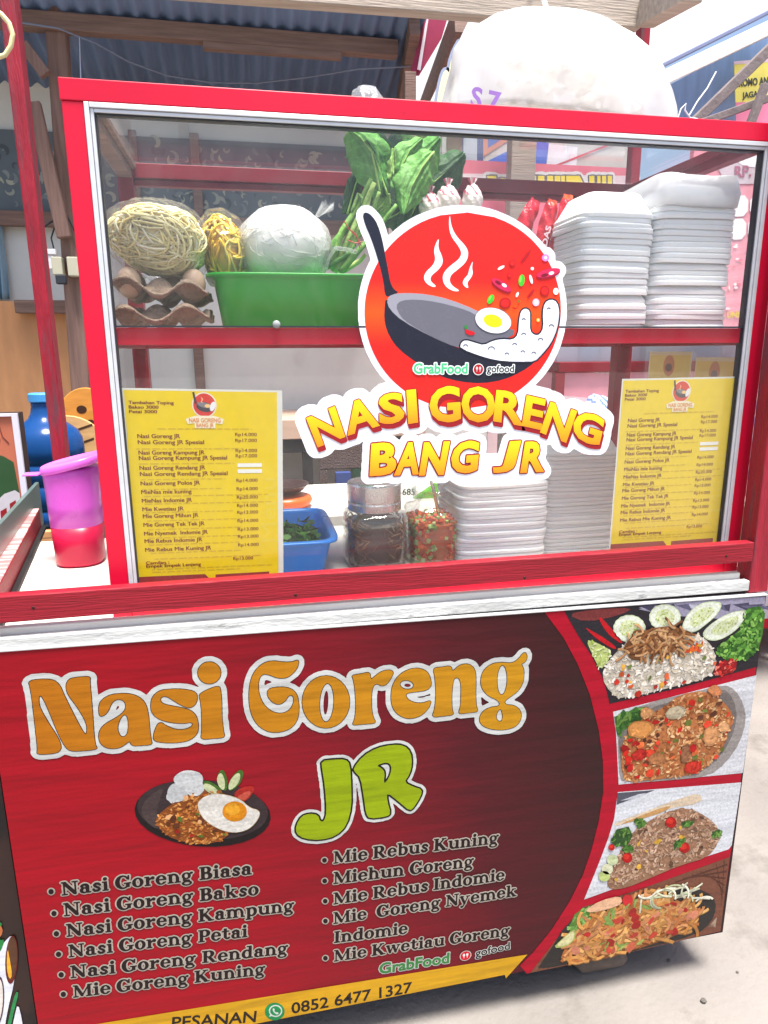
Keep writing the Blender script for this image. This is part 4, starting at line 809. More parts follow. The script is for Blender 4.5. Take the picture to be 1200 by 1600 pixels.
BS.put(q, [egg], 6.4, S(181, 178, 171)); BS.put(q, [BS.z(r3, ell(880, 208, 46, 38))], 6.8, S(173, 109, 16)); BS.put(q, [BS.z(r3, ell(872, 200, 28, 22))], 7, S(186, 131, 33))
q.build('fried_rice_picture', PHOTO, ban)

# ================================================================== big logo sticker on the front glass
SY = YF+.0063
stk = T('shop_sticker', 'large die-cut shop sticker of a wok on a red disc above yellow lettering', 'sticker', (.78, SY, .2))
SS = Sheet(SY); s8 = (560, 330, 3.529); s4 = (400, 250, 2); s7 = (420, 540, 2.2222); s9 = (420, 540, 4)
def arc_letters():
    out = []
    for ch, quad_, reg in (('N', [(232, 452), (412, 376), (478, 570), (305, 636)], s9), ('A', [(446, 372), (655, 306), (694, 500), (490, 564)], s9), ('S', [(682, 304), (838, 286), (852, 474), (690, 500)], s9), ('I', [(858, 278), (918, 271), (932, 480), (870, 490)], s9),
                           ('G', [(540, 712), (636, 702), (640, 818), (542, 822)], s4), ('O', [(641, 705), (746, 709), (746, 822), (641, 818)], s4), ('R', [(750, 718), (838, 726), (836, 832), (740, 816)], s4), ('E', [(845, 734), (906, 748), (890, 844), (829, 830)], s4), ('N', [(919, 754), (1003, 784), (968, 884), (886, 851)], s4), ('G', [(1002, 776), (1092, 806), (1070, 897), (980, 867)], s4)):
        out.append(word_quad(ch, SS.z(reg, quad_), .035))
    return out
def low_letters():
    return [word_quad(ch, SS.z(s4, qd), .045) for ch, qd in (('B', [(360, 886), (442, 878), (437, 982), (354, 988)]), ('A', [(440, 884), (524, 878), (508, 982), (430, 986)]), ('N', [(524, 882), (606, 878), (586, 984), (508, 986)]), ('G', [(614, 880), (700, 874), (690, 976), (604, 982)]), ('J', [(764, 880), (828, 876), (803, 976), (734, 978)]), ('R', [(840, 880), (905, 876), (900, 974), (824, 978)]))]
LA, LB = arc_letters(), low_letters()
Z8 = lambda p, it=1: SS.z(s8, p, it)
handle = Z8([(22, 15), (45, 5), (75, 25), (105, 70), (130, 150), (148, 240), (165, 330), (175, 390), (195, 432), (225, 448), (160, 475), (145, 455), (140, 400), (125, 330), (100, 240), (70, 150), (35, 70)])
disc = Z8(ell(575, 548, 541, 542, 0, 72), 0); shrimp = [Z8(ell(1030, 257, 24, 22), 0), Z8(ell(1045, 340, 68, 26, -14), 0)]
q = MB()
q_white = dilate([[disc], [handle]]+[[l] for l in shrimp], .0125, .0012)+dilate(LA, .0215, .0012)+dilate(LB, .0165, .0012)
for k, L in enumerate(q_white): SS.put(q, L, k*.25, S(236, 237, 246))
q.build('white_backing', INKGLOSS, stk)
rc_ = lambda v: tuple(np.array(S(236, 34, 30))*(1-(t := max(0, min(1, 1-abs(v[2]-.560)/.055))))+np.array(S(244, 84, 24))*t)
q = MB()
lo_, hi_ = bbox(disc); NB = 28; vs = []; fs = []        # disc in horizontal strips so the printed red-orange blend runs smoothly
cx_, cz_ = (lo_+hi_)/2; rx_, rz_ = (hi_-lo_)/2
zz = np.linspace(-1, 1, NB*2+1)
for t in zz: h = math.sqrt(max(0, 1-t*t)); vs += [(cx_-h*rx_-.0001, cz_+t*rz_), (cx_+h*rx_+.0001, cz_+t*rz_)]
fs = [(2*i, 2*i+1, 2*i+3, 2*i+2) for i in range(NB*2)]; SS.raw(q, vs, fs, 1, rc_); q.build('red_disc', INKGLOSS, stk)
NAVY = S(32, 34, 50)
q = MB()
body = Z8([(150, 470), (142, 560), (145, 620), (170, 690), (220, 760), (320, 835), (450, 910), (560, 940), (680, 950), (800, 930), (900, 885), (970, 835), (975, 815), (800, 820), (700, 805), (560, 760), (400, 690), (240, 600), (190, 540)]); SS.put(q, [body], 1.6, NAVY); SS.put(q, [handle], 1.7, NAVY)
SS.put(q, [Z8([(155, 490), (180, 458), (260, 450), (380, 458), (500, 485), (650, 545), (740, 600), (640, 720), (550, 757), (400, 692), (240, 605), (170, 540)])], 2, S(150, 150, 162))
SS.put(q, [Z8([(205, 520), (235, 492), (320, 486), (440, 502), (560, 534), (640, 565), (700, 620), (840, 650), (862, 655), (850, 690), (740, 725), (690, 735), (610, 725), (565, 735), (550, 757), (400, 690), (280, 622), (230, 580)])], 2.3, S(104, 104, 116))
q.build('wok', INKGLOSS, stk)
q = MB(); spl = Z8([(560, 757), (565, 725), (590, 710), (640, 725), (690, 740), (740, 715), (790, 705), (850, 710), (880, 680), (885, 600), (895, 550), (920, 535), (945, 550), (945, 600), (945, 660), (970, 685), (1000, 680), (1020, 640), (1015, 560), (1025, 505), (1060, 485), (1095, 500), (1108, 560), (1095, 650), (1060, 730), (1010, 790), (970, 830), (800, 828), (700, 808)])
for D in dilate([[spl]], .0030, .0005): SS.put(q, D, 2.8, NAVY)
SS.put(q, [spl], 3.2, S(232, 236, 244))
sh_ = Z8([(1100, 540), (1108, 560), (1095, 650), (1060, 730), (1010, 790), (970, 830), (900, 828), (960, 800), (1030, 720), (1070, 640)]); SS.put(q, [sh_], 3.4, S(204, 208, 220))
for cx, cy, r in ((590, 745, 14), (732, 762, 20), (817, 790, 13), (860, 738, 14), (905, 778, 13), (965, 785, 13), (910, 600, 12), (910, 682, 14), (1003, 712, 16), (1062, 636, 15), (1048, 540, 11)):
    arc = [(cx+r*math.cos(a), cy-r*math.sin(a)*.9) for a in np.linspace(0, math.pi, 9)]+[(cx+(r-5)*math.cos(a), cy-(r-5)*math.sin(a)*.9+2) for a in np.linspace(math.pi, 0, 9)]; SS.put(q, [Z8(arc, 0)], 3.8, S(96, 100, 118))
q.build('white_splash', INKGLOSS, stk)
q = MB(); e_out = Z8(ell(742, 603, 100, 68, 14), 0)
for D in dilate([[e_out]], .0012, .0004): SS.put(q, D, 4.2, S(96, 96, 112))
SS.put(q, [e_out], 4.5, S(238, 240, 246)); SS.put(q, [Z8(ell(740, 605, 53, 35, 16), 0)], 4.8, S(238, 206, 28)); q.build('boiled_egg', INKGLOSS, stk)
q = MB()
for pts in ([(503, 10), (510, 80), (540, 140), (590, 190), (608, 230), (595, 280), (550, 320), (510, 350), (500, 385), (520, 415), (562, 440), (530, 443), (490, 425), (465, 390), (465, 345), (500, 305), (555, 265), (570, 230), (550, 190), (510, 140), (497, 80)],
            [(445, 145), (438, 200), (460, 245), (467, 285), (440, 325), (400, 355), (395, 385), (432, 415), (410, 420), (375, 400), (358, 370), (370, 335), (410, 300), (425, 265), (415, 220), (425, 180)],
            [(632, 268), (625, 310), (632, 345), (615, 375), (598, 395), (608, 425), (590, 420), (573, 400), (580, 375), (605, 350), (610, 320)]): SS.put(q, [Z8(pts, 2)], 2, S(240, 240, 246))
q.build('steam', INKGLOSS, stk)
q = MB()
def bit(cx, cy, rx, ry, rot, c, L=5): SS.put(q, [Z8(ell(cx, cy, rx, ry, rot, 18), 0)], L, c)
bit(898, 382, 17, 33, 8, S(70, 190, 50)); bit(728, 486, 16, 28, 28, S(70, 190, 50)); bit(892, 376, 7, 20, 8, S(120, 214, 80), 5.2); bit(724, 480, 6, 16, 28, S(120, 214, 80), 5.2)
for cx, cy, rx, ry in ((808, 507, 32, 30), (1026, 440, 26, 29), (832, 355, 13, 14), (848, 288, 18, 18)): bit(cx, cy, rx, ry, 0, S(176, 24, 30)); bit(cx, cy, rx*.72, ry*.72, 0, S(214, 36, 36), 5.2)
for cx, cy, rx, rot in ((787, 407, 62, 32), (1045, 340, 68, -14)):
    bit(cx, cy+8, rx, 22, rot, S(150, 20, 50)); bit(cx, cy, rx, 21, rot, S(206, 40, 84), 5.2); bit(cx-rx*.3, cy-rx*.2*(1 if rot > 0 else -1), rx*.3, 9, rot, S(120, 20, 44), 5.4); bit(cx+rx*.25, cy+2, 15, 9, rot, S(246, 232, 240), 5.4)
for cx, cy, rx, ry, rot in ((785, 312, 21, 8, -28), (957, 317, 9, 9, 0), (950, 376, 8, 26, -14), (874, 460, 7, 15, 22), (1087, 442, 15, 19, 0)): bit(cx, cy, rx, ry, rot, S(246, 240, 238))
bit(1030, 257, 21, 20, 0, S(240, 130, 200)); bit(1030, 257, 9, 9, 0, S(250, 226, 240), 5.2); bit(977, 503, 19, 21, 0, S(244, 190, 216)); bit(977, 503, 8, 9, 0, S(252, 240, 246), 5.2); bit(989, 600, 10, 11, 0, S(244, 180, 60), 5.4); bit(989, 600, 5, 5, 0, S(250, 236, 190), 5.6)
for a, b_ in (((895, 285), (948, 215)), ((930, 478), (968, 432))): d = np.array(b_)-np.array(a); n = np.array((-d[1], d[0]))/math.hypot(*d)*6; SS.put(q, [Z8([tuple(np.array(a)+n), tuple(np.array(b_)+n), tuple(np.array(b_)-n), tuple(np.array(a)-n)], 1)], 5, S(168, 26, 36))
SS.put(q, [Z8([(585, 650), (605, 655), (645, 668), (635, 684), (605, 684), (588, 670)], 2)], 5, S(200, 26, 40)); SS.put(q, [Z8([(580, 630), (598, 628), (602, 650), (588, 652)], 1)], 5.2, S(50, 130, 60)); SS.put(q, [Z8([(842, 525), (870, 538), (888, 515), (890, 500), (880, 530), (860, 545)], 1)], 5, S(170, 24, 30)); bit(884, 497, 7, 8, 0, S(120, 110, 30), 5.2)
q.build('garnish', INKGLOSS, stk)
q = MB(); a, b_, c, d, e = [SS.z(s8, [p])[0] for p in ((302, 893), (600, 893), (660, 872), (706, 887), (855, 887))]; delivery(SS, q, a, b_, c, .0093, d, e, 6, S(80, 190, 130), S(232, 240, 238)); q.build('delivery_badges', INKGLOSS, stk)
def shaded(loops_, dx, dz): return [[[(p[0]+dx, p[1]+dz) for p in l] for l in L] for L in loops_]
q = MB(); DR = S(148, 22, 34)
for L in LA:
    for k in range(5):
        for D in dilate(shaded([L], .0006*k, -.0019*k), .0018, .0006): SS.put(q, D, 3+.12*k, DR)
for L in LB:
    for D in dilate([L], .0026, .0006): SS.put(q, D, 3, DR)
q.build('letter_edge', INKGLOSS, stk)
def ygrad(z0, z1): return lambda v: tuple(np.array(S(240, 138, 24))*(1-(t := max(0, min(1, (v[2]-z0)/(z1-z0)))))+np.array(S(252, 216, 26))*t)
q = MB()
for k, L in enumerate(LA+LB): a_, b2 = bbox([p for l in L for p in l]); SS.put(q, L, 4.2+.12*k, ygrad(a_[1], b2[1]))
q.build('yellow_letters', INKGLOSS, stk)

# ================================================================== laminated menus behind the glass
MENU = [('Nasi Goreng JR', 'Rp14.000', 395), ('Nasi Goreng JR Spesial', 'Rp17.000', 436), ('Nasi Goreng Kampung JR', 'Rp14.000', 506), ('Nasi Goreng Kampung JR Spesial', 'Rp17.000', 543), ('Nasi Goreng Rendang JR', None, 610), ('Nasi Goreng Rendang JR Spesial', None, 652), ('Nasi Goreng Polos JR', 'Rp14.000', 716), ('MieNas mie kuning', 'Rp14.000', 776), ('MieNas Indomie JR', 'Rp20.000', 836), ('Mie Kwetiau JR', 'Rp14.000', 896), ('Mie Goreng Mihun JR', 'Rp13.000', 945), ('Mie Goreng Tek Tek JR', 'Rp14.000', 1006), ('Mie Nyemek  Indomie JR', 'Rp13.000', 1068), ('Mie Rebus Indomie JR', 'Rp13.000', 1122), ('Mie Rebus Mie Kuning JR', 'Rp14.000', 1184)]
def tile(mb, sh, f, loops, layer, c): sh.put(mb, [[f(*p) for p in l] for l in loops], layer, c)
def menu(sh, f, root, ghost=0, wash=(0, 0, 0)):
    """f maps sheet space (0..1 across, 0..1.24 down) to the plane"""
    mix = lambda c, k=ghost: tuple(np.array(c)*(1-k)+np.array(S(232, 222, 196))*k)
    q = MB(); tile(q, sh, f, [rc(0, 0, 1, 1.235)], 0, mix(S(214, 214, 204))); q.build('laminate', INK, root)
    q = MB(); tile(q, sh, f, [rc(.012, .012, .965, 1.215)], .6, mix(S(224, 194, 0))); q.build('yellow_print', INK, root)
    q = MB(); W_ = 1110.; TX = mix(S(118, 44, 14))
    def wd(t, x, y, h, mx=None, bold=.03, c=TX, L=1.3):
        vs, fs, _ = text_loops(t, 0); lo, hi = bbox(vs); k = h/.73; wdt = (hi[0]-lo[0])*k; e_ = .0013 if bold > .02 else .0006
        kx = k if not mx else mx/(hi[0]-lo[0])
        for n_, (ox, oy) in enumerate(((-e_, 0), (e_, 0), (0, e_*.8))): sh.raw(q, [f(x+ox+(p[0]-lo[0])*kx, y+oy-p[1]*k) for p in vs], fs, L+.06*n_, c)
    X = lambda v: (v-55)/W_
    for t, y in (('Tambahan Toping', 183), ('Bakso 3000', 213), ('Petai 3000', 243)): wd(t, .035, (y-80)/W_, .020, {'T': .275, 'B': .18, 'P': .17}[t[0]])
    wmap = {14: .26, 22: .40, 30: .575}
    for t, pr, y in MENU:
        yy = (y-80)/W_+.012; xx = .075; wd(t, xx, yy, .026, .0188*len(t) if len(t) < 24 else .0186*len(t))
        if pr: wd(pr, .69, yy-.012, .022, .14, .01)
    wd('Camilan :', .075, (1280-80)/W_+.01, .022, .15); wd('Empek Empek Lenjeng', .075, (1303-80)/W_+.01, .022, .36); wd('Rp13.000', .655, (1277-80)/W_+.006, .022, .135, .01)
    q.build('menu_lettering', INK, root)
    q = MB()
    for i, (y, x0, x1) in enumerate(((335, .2, .8), (470, .06, .74), (572, .07, .68), (680, .08, .62), (748, .08, .6), (796, .09, .9), (850, .09, .92), (910, .09, .66), (968, .1, .74), (1030, .1, .72), (1090, .1, .72), (1140, .1, .7), (1200, .11, .72), (1243, .13, .85), (1318, .11, .92), (1338, .11, .7))):
        random.seed(i); x = x0; yy = (y-80)/W_+.014
        while x < x1: l = random.uniform(.018, .06); sh.raw(q, [f(x, yy), f(min(x+l, x1), yy), f(min(x+l, x1), yy-.0075), f(x, yy-.0075)], [(0, 1, 2, 3)], 1.2, mix(S(204, 168, 20))); x += l+.012
    q.build('fine_print', INK, root)
    q = MB()
    for yy in ((598-80)/W_, (640-80)/W_): tile(q, sh, f, [rc(.70, yy-.012, .86, yy+.012)], 1.6, mix(S(230, 230, 222)))
    q.build('price_sticker', INK, root)
    q = MB(); cx, cy = .5, .095; E2 = lambda x, y, a, b_, L, c, r=0: tile(q, sh, f, [ell(x, y, a, b_, r, 24)], L, mix(c))
    E2(cx, cy, .078, .078, 1.2, S(226, 214, 190)); E2(cx, cy, .070, .070, 1.4, S(204, 50, 40)); E2(cx, cy+.012, .052, .03, 1.6, S(60, 56, 64), 12); E2(cx+.0, cy, .044, .016, 1.8, S(120, 118, 124), 12); E2(cx+.02, cy+.005, .018, .011, 2, S(234, 190, 120)); E2(cx+.052, cy+.008, .016, .03, 2, S(224, 224, 226), 20)
    tile(q, sh, f, [[(cx-.072, cy-.075), (cx-.06, cy-.08), (cx-.045, cy-.01), (cx-.06, cy-.005)]], 1.9, mix(S(50, 46, 54)))
    tile(q, sh, f, [[(cx-.02, cy-.05), (cx-.005, cy-.035), (cx-.015, cy-.02), (cx-.005, cy-.008), (cx-.022, cy-.018), (cx-.014, cy-.032)]], 2, mix(S(234, 170, 130)))
    tile(q, sh, f, [[(cx-.12, cy+.085), (cx-.06, cy+.065), (cx+.06, cy+.065), (cx+.12, cy+.085), (cx+.11, cy+.115), (cx+.065, cy+.11), (cx+.065, cy+.14), (cx-.065, cy+.14), (cx-.065, cy+.11), (cx-.11, cy+.115)]], 2.2, mix(S(232, 222, 190)))
    for t, x, y, h, mx in (('NASI GORENG', cx-.1, cy+.105, .026, .2), ('BANG JR', cx-.055, cy+.134, .024, .11)):
        vs, fs, _ = text_loops(t, .03); lo, hi = bbox(vs); sh.raw(q, [f(x+(p[0]-lo[0])*mx/(hi[0]-lo[0]), y-p[1]*h/.73) for p in vs], fs, 2.5, mix(S(206, 120, 44)))
    q.build('menu_logo', INK, root)
    q = MB(); vs, fs, _ = text_loops('Menu', 0); lo, hi = bbox(vs)
    sh.raw(q, [f(.95-p[1]*.11/.73, .97-(p[0]-lo[0])*.42/(hi[0]-lo[0])) for p in vs], fs, 1, mix(S(222, 196, 50))); q.build('side_lettering', INK, root)
    q = MB(); tile(q, sh, f, [[(.012, 1.170), (.46, 1.170), (.50, 1.215), (.012, 1.215)]], 1.4, mix(S(140, 40, 40))); tile(q, sh, f, [[(.53, 1.176), (.9, 1.172), (.9, 1.215), (.53, 1.215)]], 1.4, mix(S(140, 40, 40))); q.build('maroon_tab', INK, root)
def bil(sh, tl, tr, br, bl, asp=1.235):
    tl, tr, br, bl = [np.array(sh.at(*p)) for p in (tl, tr, br, bl)]
    def f(x, y): t = y/asp; return tuple((tl*(1-x)+tr*x)*(1-t)+(bl*(1-x)+br*x)*t)
    return f
ML = Sheet(YF+.0140); t_ = T('menu_sheet', 'yellow laminated menu behind the left end of the front glass', 'menu', (.37, YF+.014, .1)); menu(ML, bil(ML, (190, 606), (441, 610), (443, 906), (213, 917)), t_)
MR = Sheet(YF+.0142); t_ = T('menu_sheet', 'yellow laminated menu behind the right end of the front glass', 'menu', (1.3, YF+.014, .1)); menu(MR, bil(MR, (972, 592), (1158, 588), (1130, 852), (951, 864)), t_, .12)
# two paler menus on the right side glass
class SideSheet(Sheet):
    def __init__(s, x0): s.x0 = x0; s.step = .0005
    def raw(s, mb, vs, fs, layer, c, m=0): x = s.x0-layer*s.step; return mb.add([(x, u, v) for u, v in vs], [g for g in fs], m, c)
for k, (ya, yb, dz, lab) in enumerate(((.13, .27, .0, 'pale menu on the right side glass, the one nearer the front frame'), (.285, .46, .012, 'pale menu on the right side glass, the one nearer the rear post'))):
    sh = SideSheet(X1-.0085); zt = .475+dz; zb_ = .13+dz; t_ = T('menu_sheet', lab, 'menu', (X1-.0085, (ya+yb)/2, zb_))
    fm = lambda x, y, ya=ya, yb=yb, zt=zt, zb_=zb_: (ya+(yb-ya)*x, zt-(zt-zb_)*y/1.235)
    q = MB(); tile(q, sh, fm, [rc(0, 0, 1, 1.235)], 0, S(226, 214, 184)); q.build('laminate', INK, t_)
    q = MB(); tile(q, sh, fm, [rc(.03, .03, .97, 1.205)], .6, S(228, 204, 132)); q.build('yellow_print', INK, t_)
    q = MB(); tile(q, sh, fm, [ell(.5, .12, .13, .09)], 1.2, S(206, 150, 120)); tile(q, sh, fm, [ell(.5, .135, .08, .035)], 1.6, S(140, 120, 110)); q.build('menu_logo', INK, t_)

# ================================================================== goods in and on the cart
SHZ, CTZ = .5315, .0205
def rnd(a, b): return random.uniform(a, b)
random.seed(21)
# ---- foam boxes: each nested tray of a stack is a thing
def foam_proto(name, half, dome, rim):
    pr = [(0.0001, dome), (half*.66, dome), (half*.72, dome-.003), (half*.93, rim+.006), (half*.975, rim+.001), (half, rim-.0012), (half, .0006), (half*.992, .0), (half*.95, 0), (half*.9, .006), (half*.68, dome-.008), (.0001, dome-.005)]
    q = MB().ring(pr, (0, 0, 0), 36, sq=.30); return q.build(name, FOAM, smooth=False, origin=(0, 0, 0), clean=True)
def foam_stack(half, dome, x, y, z, n, pitch, label, group, seam=None):
    first = foam_proto('foam_box', half, dome, pitch*.84); zz = z
    for i in range(n):
        o = first
        if i: o = first.copy(); col.objects.link(o)
        o.location = (x+rnd(-.0022, .0022), y+rnd(-.0025, .0025), zz); o.rotation_euler = (rnd(-.010, .010), rnd(-.010, .010), rnd(-.018, .018)); OFF[o.name] = Vector(o.location); tag(o, label, 'foam box', group)
        zz += pitch*rnd(.85, 1.15)+(.006 if seam and i == seam else 0)
foam_stack(.079, .050, 1.183, .207, SHZ, 21, .0103, 'white foam lunch box nested in the left stack on the upper shelf', 'foam boxes in the left stack of the upper shelf', 5)
foam_stack(.089, .055, 1.353, .214, SHZ, 22, .0103, 'white foam lunch box nested in the right stack on the upper shelf', 'foam boxes in the right stack of the upper shelf', 7)
foam_stack(.108, .050, 1.010, .335, CTZ, 21, .0088, 'white foam lunch box in the stack on the counter right of the jars', 'foam boxes in the counter stack beside the jars')
foam_stack(.100, .050, 1.222, .380, CTZ, 27, .0088, 'white foam lunch box in the counter stack beside the right menu', 'foam boxes in the counter stack beside the right menu')
q = MB().ring([(.0001, .008), (.07, .008), (.088, .004), (.096, -.03), (.093, -.055)], (1.353, .214, SHZ+22*.0103+.062), 36, sq=.34, fn=lambda v: Vector((v.x, v.y, v.z+.004*math.sin(30*v.x+20*v.y))))
tag(q.build('plastic_cover', clear('frosted_bag', (.95, .95, .96), .12, .3, .35, (.85, .86, .88), .4, 30), solid=.0008, smooth=True), 'frosted plastic sheet lying over the right stack of foam boxes on the shelf', 'plastic cover')

# ---- egg trays with a few eggs
def egg_tray(z, label, rx, ph):
    x0, x1, y0, y1 = .236, .398, .118, .36
    def fn(u, v):
        x = x0+(x1-x0)*u; y = y0+(y1-y0)*v; e = min(u, 1-u, v, 1-v)
        h = .020*math.sin((x-x0)/.052*math.pi*1.0+ph)*math.cos((y-y0)/.048*math.pi)
        h = h*min(1, e*12+.45)+.0025*math.sin(61*x+33*y)+rx*(u-.5)
        return (x, y, z+.022+h)
    q = MB().grid(fn, 46, 56); return tag(q.build('egg_tray', PULP, solid=.0035, smooth=True), label, 'egg tray')
egg_tray(SHZ+.004, 'grey brown pulp egg tray at the bottom of the pair on the shelf', .004, .6); egg_tray(SHZ+.048, 'tilted pulp egg tray on top of the other under the noodle bag', -.012, .1)
for k, (x, y) in enumerate(((.262, .16), (.262, .225), (.325, .235), (.372, .17))):
    q = MB().blob((x, y, SHZ+.083), (.021, .021, .027), 18, 12, fn=lambda p: 1-.08*p.z)
    tag(q.build('egg', M('egg_shell', S(206, 176, 150), .5, var=.08), smooth=True), ('pale brown egg at the front left of the upper egg tray', 'pale brown egg at the left, second row of the upper tray', 'pale brown egg in the middle of the upper tray', 'pale brown egg at the front right of the upper tray')[k], 'egg')
# ---- bags of noodles
def loaf(p): return Vector((math.copysign(abs(p.x)**.72, p.x), math.copysign(abs(p.y)**.8, p.y), math.copysign(abs(p.z)**.8, p.z)*(1+.12*math.sin(3*p.x+1))))*.94
def noodles(ctr, rad, n, r, pal, rot=0, seg=16, curl=9, squash=1):
    q = MB(); ctr = Vector(ctr); Rm = Matrix.Rotation(rot, 3, 'Y')
    for i in range(n):
        th = math.acos(rnd(-.95, 1)); ph = rnd(0, 6.28); d = 1.1*math.sin(2*ph+3*th)+rnd(-.7, .7)+(math.pi if i % 2 else 0); k = rnd(-curl, curl)*.5; lay = rnd(.86, 1.0); pts = []
        for j in range(seg):
            p = Vector((math.sin(th)*math.cos(ph), math.sin(th)*math.sin(ph), math.cos(th)))
            w_ = lay+.03*math.sin(j*.9+i); p = loaf(p) if squash != 1 else p; p = Rm @ Vector((p.x*rad[0]*w_, p.y*rad[1]*w_, p.z*rad[2]*w_)); pts.append(ctr+p)
            d += k*.055+rnd(-.2, .2); st = .13
            th = min(3.0, max(.08, th+math.sin(d)*st)); ph += math.cos(d)*st/max(.3, math.sin(th))
        f = rnd(.86, 1.08); c = random.choice(pal); q.tube(pts, r*rnd(.85, 1.15), 5, 0, tuple(min(1, x*f) for x in c))
    return q
def bag_shell(name, ctr, rad, mat, parent, rot=0, k=.05, seed=0, top=0):
    Rm = Matrix.Rotation(rot, 3, 'Y')
    q = MB().blob(ctr, [r*1.06 for r in rad], 40, 26, rot=Rm, fn=lambda p: 1+k*(math.sin(9*p.x+seed)*math.sin(7*p.z+2*p.y)+.5*math.sin(17*p.y+5*p.z+seed)))
    return q.build(name, mat, parent, smooth=True)
t_ = T('noodle_bag', 'clear bag of pale yellow wheat noodles resting on the egg trays', 'noodle bag', (.312, .22, .63))
NP = [S(240, 226, 164), S(244, 232, 180), S(232, 214, 146), S(246, 238, 200)]
q = MB().blob((.312, .215, .69), (.082, .075, .050), 24, 14, c=S(224, 200, 140), rot=Matrix.Rotation(R(12), 3, 'Y')); q.build('noodle_core', NOODLE, t_, smooth=True)
noodles((.312, .215, .69), (.090, .085, .058), 420, .0020, NP, R(9), 18, 12, .8).build('noodles', NOODLE, t_, smooth=True); q = MB(); q.blob((0, 0, 0), (1, 1, 1), 40, 26); Rm_ = Matrix.Rotation(R(9), 3, 'Y'); C_ = Vector((.312, .215, .69)); q.v = [tuple(C_+Rm_ @ Vector((w_.x*.094, w_.y*.089, w_.z*.062))*(1+.03*math.sin(31*v[0]+7*v[2])*math.sin(23*v[2]+9*v[1]))) for v in q.v for w_ in (loaf(Vector(v))*1.09,)]; q.build('bag', BAGCLEAR, t_, smooth=True)
t_ = T('noodle_bag', 'small clear bag of bright yellow noodles between the wheat noodles and the white bag', 'noodle bag', (.43, .25, .60))
NY = [S(226, 190, 40), S(236, 204, 70), S(214, 172, 30), S(240, 216, 110)]
q = MB().blob((.430, .255, .675), (.034, .05, .060), 18, 12, c=S(196, 152, 36)); q.build('noodle_core', NOODLE, t_, smooth=True)
noodles((.430, .255, .675), (.044, .055, .072), 120, .0022, NY, R(-14), 14, 14).build('noodles', NOODLE, t_, smooth=True); bag_shell('bag', (.432, .255, .678), (.048, .058, .076), BAGCLEAR, t_, R(-14), .05, 4)
t_ = T('vermicelli_bag', 'bulging bag of white rice vermicelli in the green tub', 'vermicelli bag', (.545, .25, .62))
q = MB().blob((.543, .25, .688), (.083, .075, .068), 28, 18, c=S(246, 246, 240)); q.build('vermicelli_core', NOODLE, t_, smooth=True)
noodles((.543, .25, .688), (.086, .078, .071), 260, .0011, [S(246, 246, 240), S(242, 243, 234), S(248, 248, 244)], 0, 14, 7).build('vermicelli', NOODLE, t_, smooth=True)
bag_shell('bag', (.543, .25, .688), (.089, .081, .073), BAGMILK, t_, 0, .025, 2)
q = MB()
for a in range(9):
    an = a/9*6.28; p0 = Vector((.606, .24, .745)); p1 = p0+Vector((.022+.012*math.cos(an), .012*math.sin(an), .022+.01*math.sin(2*an))); an2 = an+.75; p2 = p0+Vector((.022+.012*math.cos(an2), .012*math.sin(an2), .02+.01*math.sin(2*an2+1)))
    q.add([p0+Vector((.005*math.cos(an), .004*math.sin(an), 0)), p0+Vector((.005*math.cos(an2), .004*math.sin(an2), 0)), p2, p1], [(0, 1, 2, 3)])
q.build('bag_neck', BAGMILK, t_)

# ---- tubs
def tub(name, x0, x1, y0, y1, z0, z1, c, label, lip=.010, taper=.022, origin=None):
    t = T(name, label, 'tub', ((x0+x1)/2, (y0+y1)/2, z0)); cx, cy = (x0+x1)/2, (y0+y1)/2; hx, hy = (x1-x0)/2, (y1-y0)/2
    pr = [(1, 0, taper), (1, 0, taper)]
    q = MB(); n = 48
    def loop(k, z): # superellipse ring with inset k metres
        out = []
        for j in range(n):
            a = 2*math.pi*(j+.5)/n; ca, sa = math.cos(a), math.sin(a); out.append((cx+math.copysign(abs(ca)**.28, ca)*(hx-k), cy+math.copysign(abs(sa)**.28, sa)*(hy-k), z))
        return out
    H = z1-z0; rings = [loop(taper+.012, z0), loop(taper+.004, z0+.001), loop(taper, z0+.006), loop(lip+.002, z1-.012), loop(lip, z1-.006), loop(0, z1-.005), loop(0, z1), loop(lip+.001, z1+.001), loop(lip+.004, z1-.010), loop(taper+.003, z0+.010), loop(taper+.014, z0+.004)]
    vs = [p for r_ in rings for p in r_]; m = len(rings)
    fs = [(i*n+j, i*n+(j+1) % n, (i+1)*n+(j+1) % n, (i+1)*n+j) for i in range(m-1) for j in range(n)]+[tuple(range(n))[::-1], tuple(range((m-1)*n, m*n))]
    q.add(vs, fs, 0, c); q.build('tub_shell', PLASTIC, t, smooth=True); return t
tub('plastic_tub', .392, .80, .125, .40, SHZ, .630, S(44, 176, 52), 'bright green plastic tub on the upper shelf behind the logo sticker', .012, .026)
tub('plastic_tub', .395, .632, .175, .50, CTZ, .112, S(20, 128, 222), 'blue plastic tub of cut greens beside the left menu', .012, .030)
t_ = T('cut_greens', 'chopped green celery leaves heaped in the blue tub', 'greens', (.52, .33, .07))
q = MB(); random.seed(4)
for i in range(150):
    p = Vector((rnd(.44, .60), rnd(.24, .42), .085+rnd(0, .022))); a = Vector((rnd(-1, 1), rnd(-1, 1), rnd(-.5, .8))).normalized()*rnd(.007, .015); b = a.cross(Vector((rnd(-1, 1), rnd(-1, 1), rnd(-1, 1)))).normalized()*rnd(.005, .01)
    q.add([p-a, p-a*.2+b, p+a*.3+b*.7, p+a, p+a*.3-b*.8, p-a*.3-b], [(0, 1, 2, 3, 4, 5)], 0, random.choice([S(70, 130, 50), S(96, 154, 66), S(48, 100, 40), S(130, 176, 96)]))
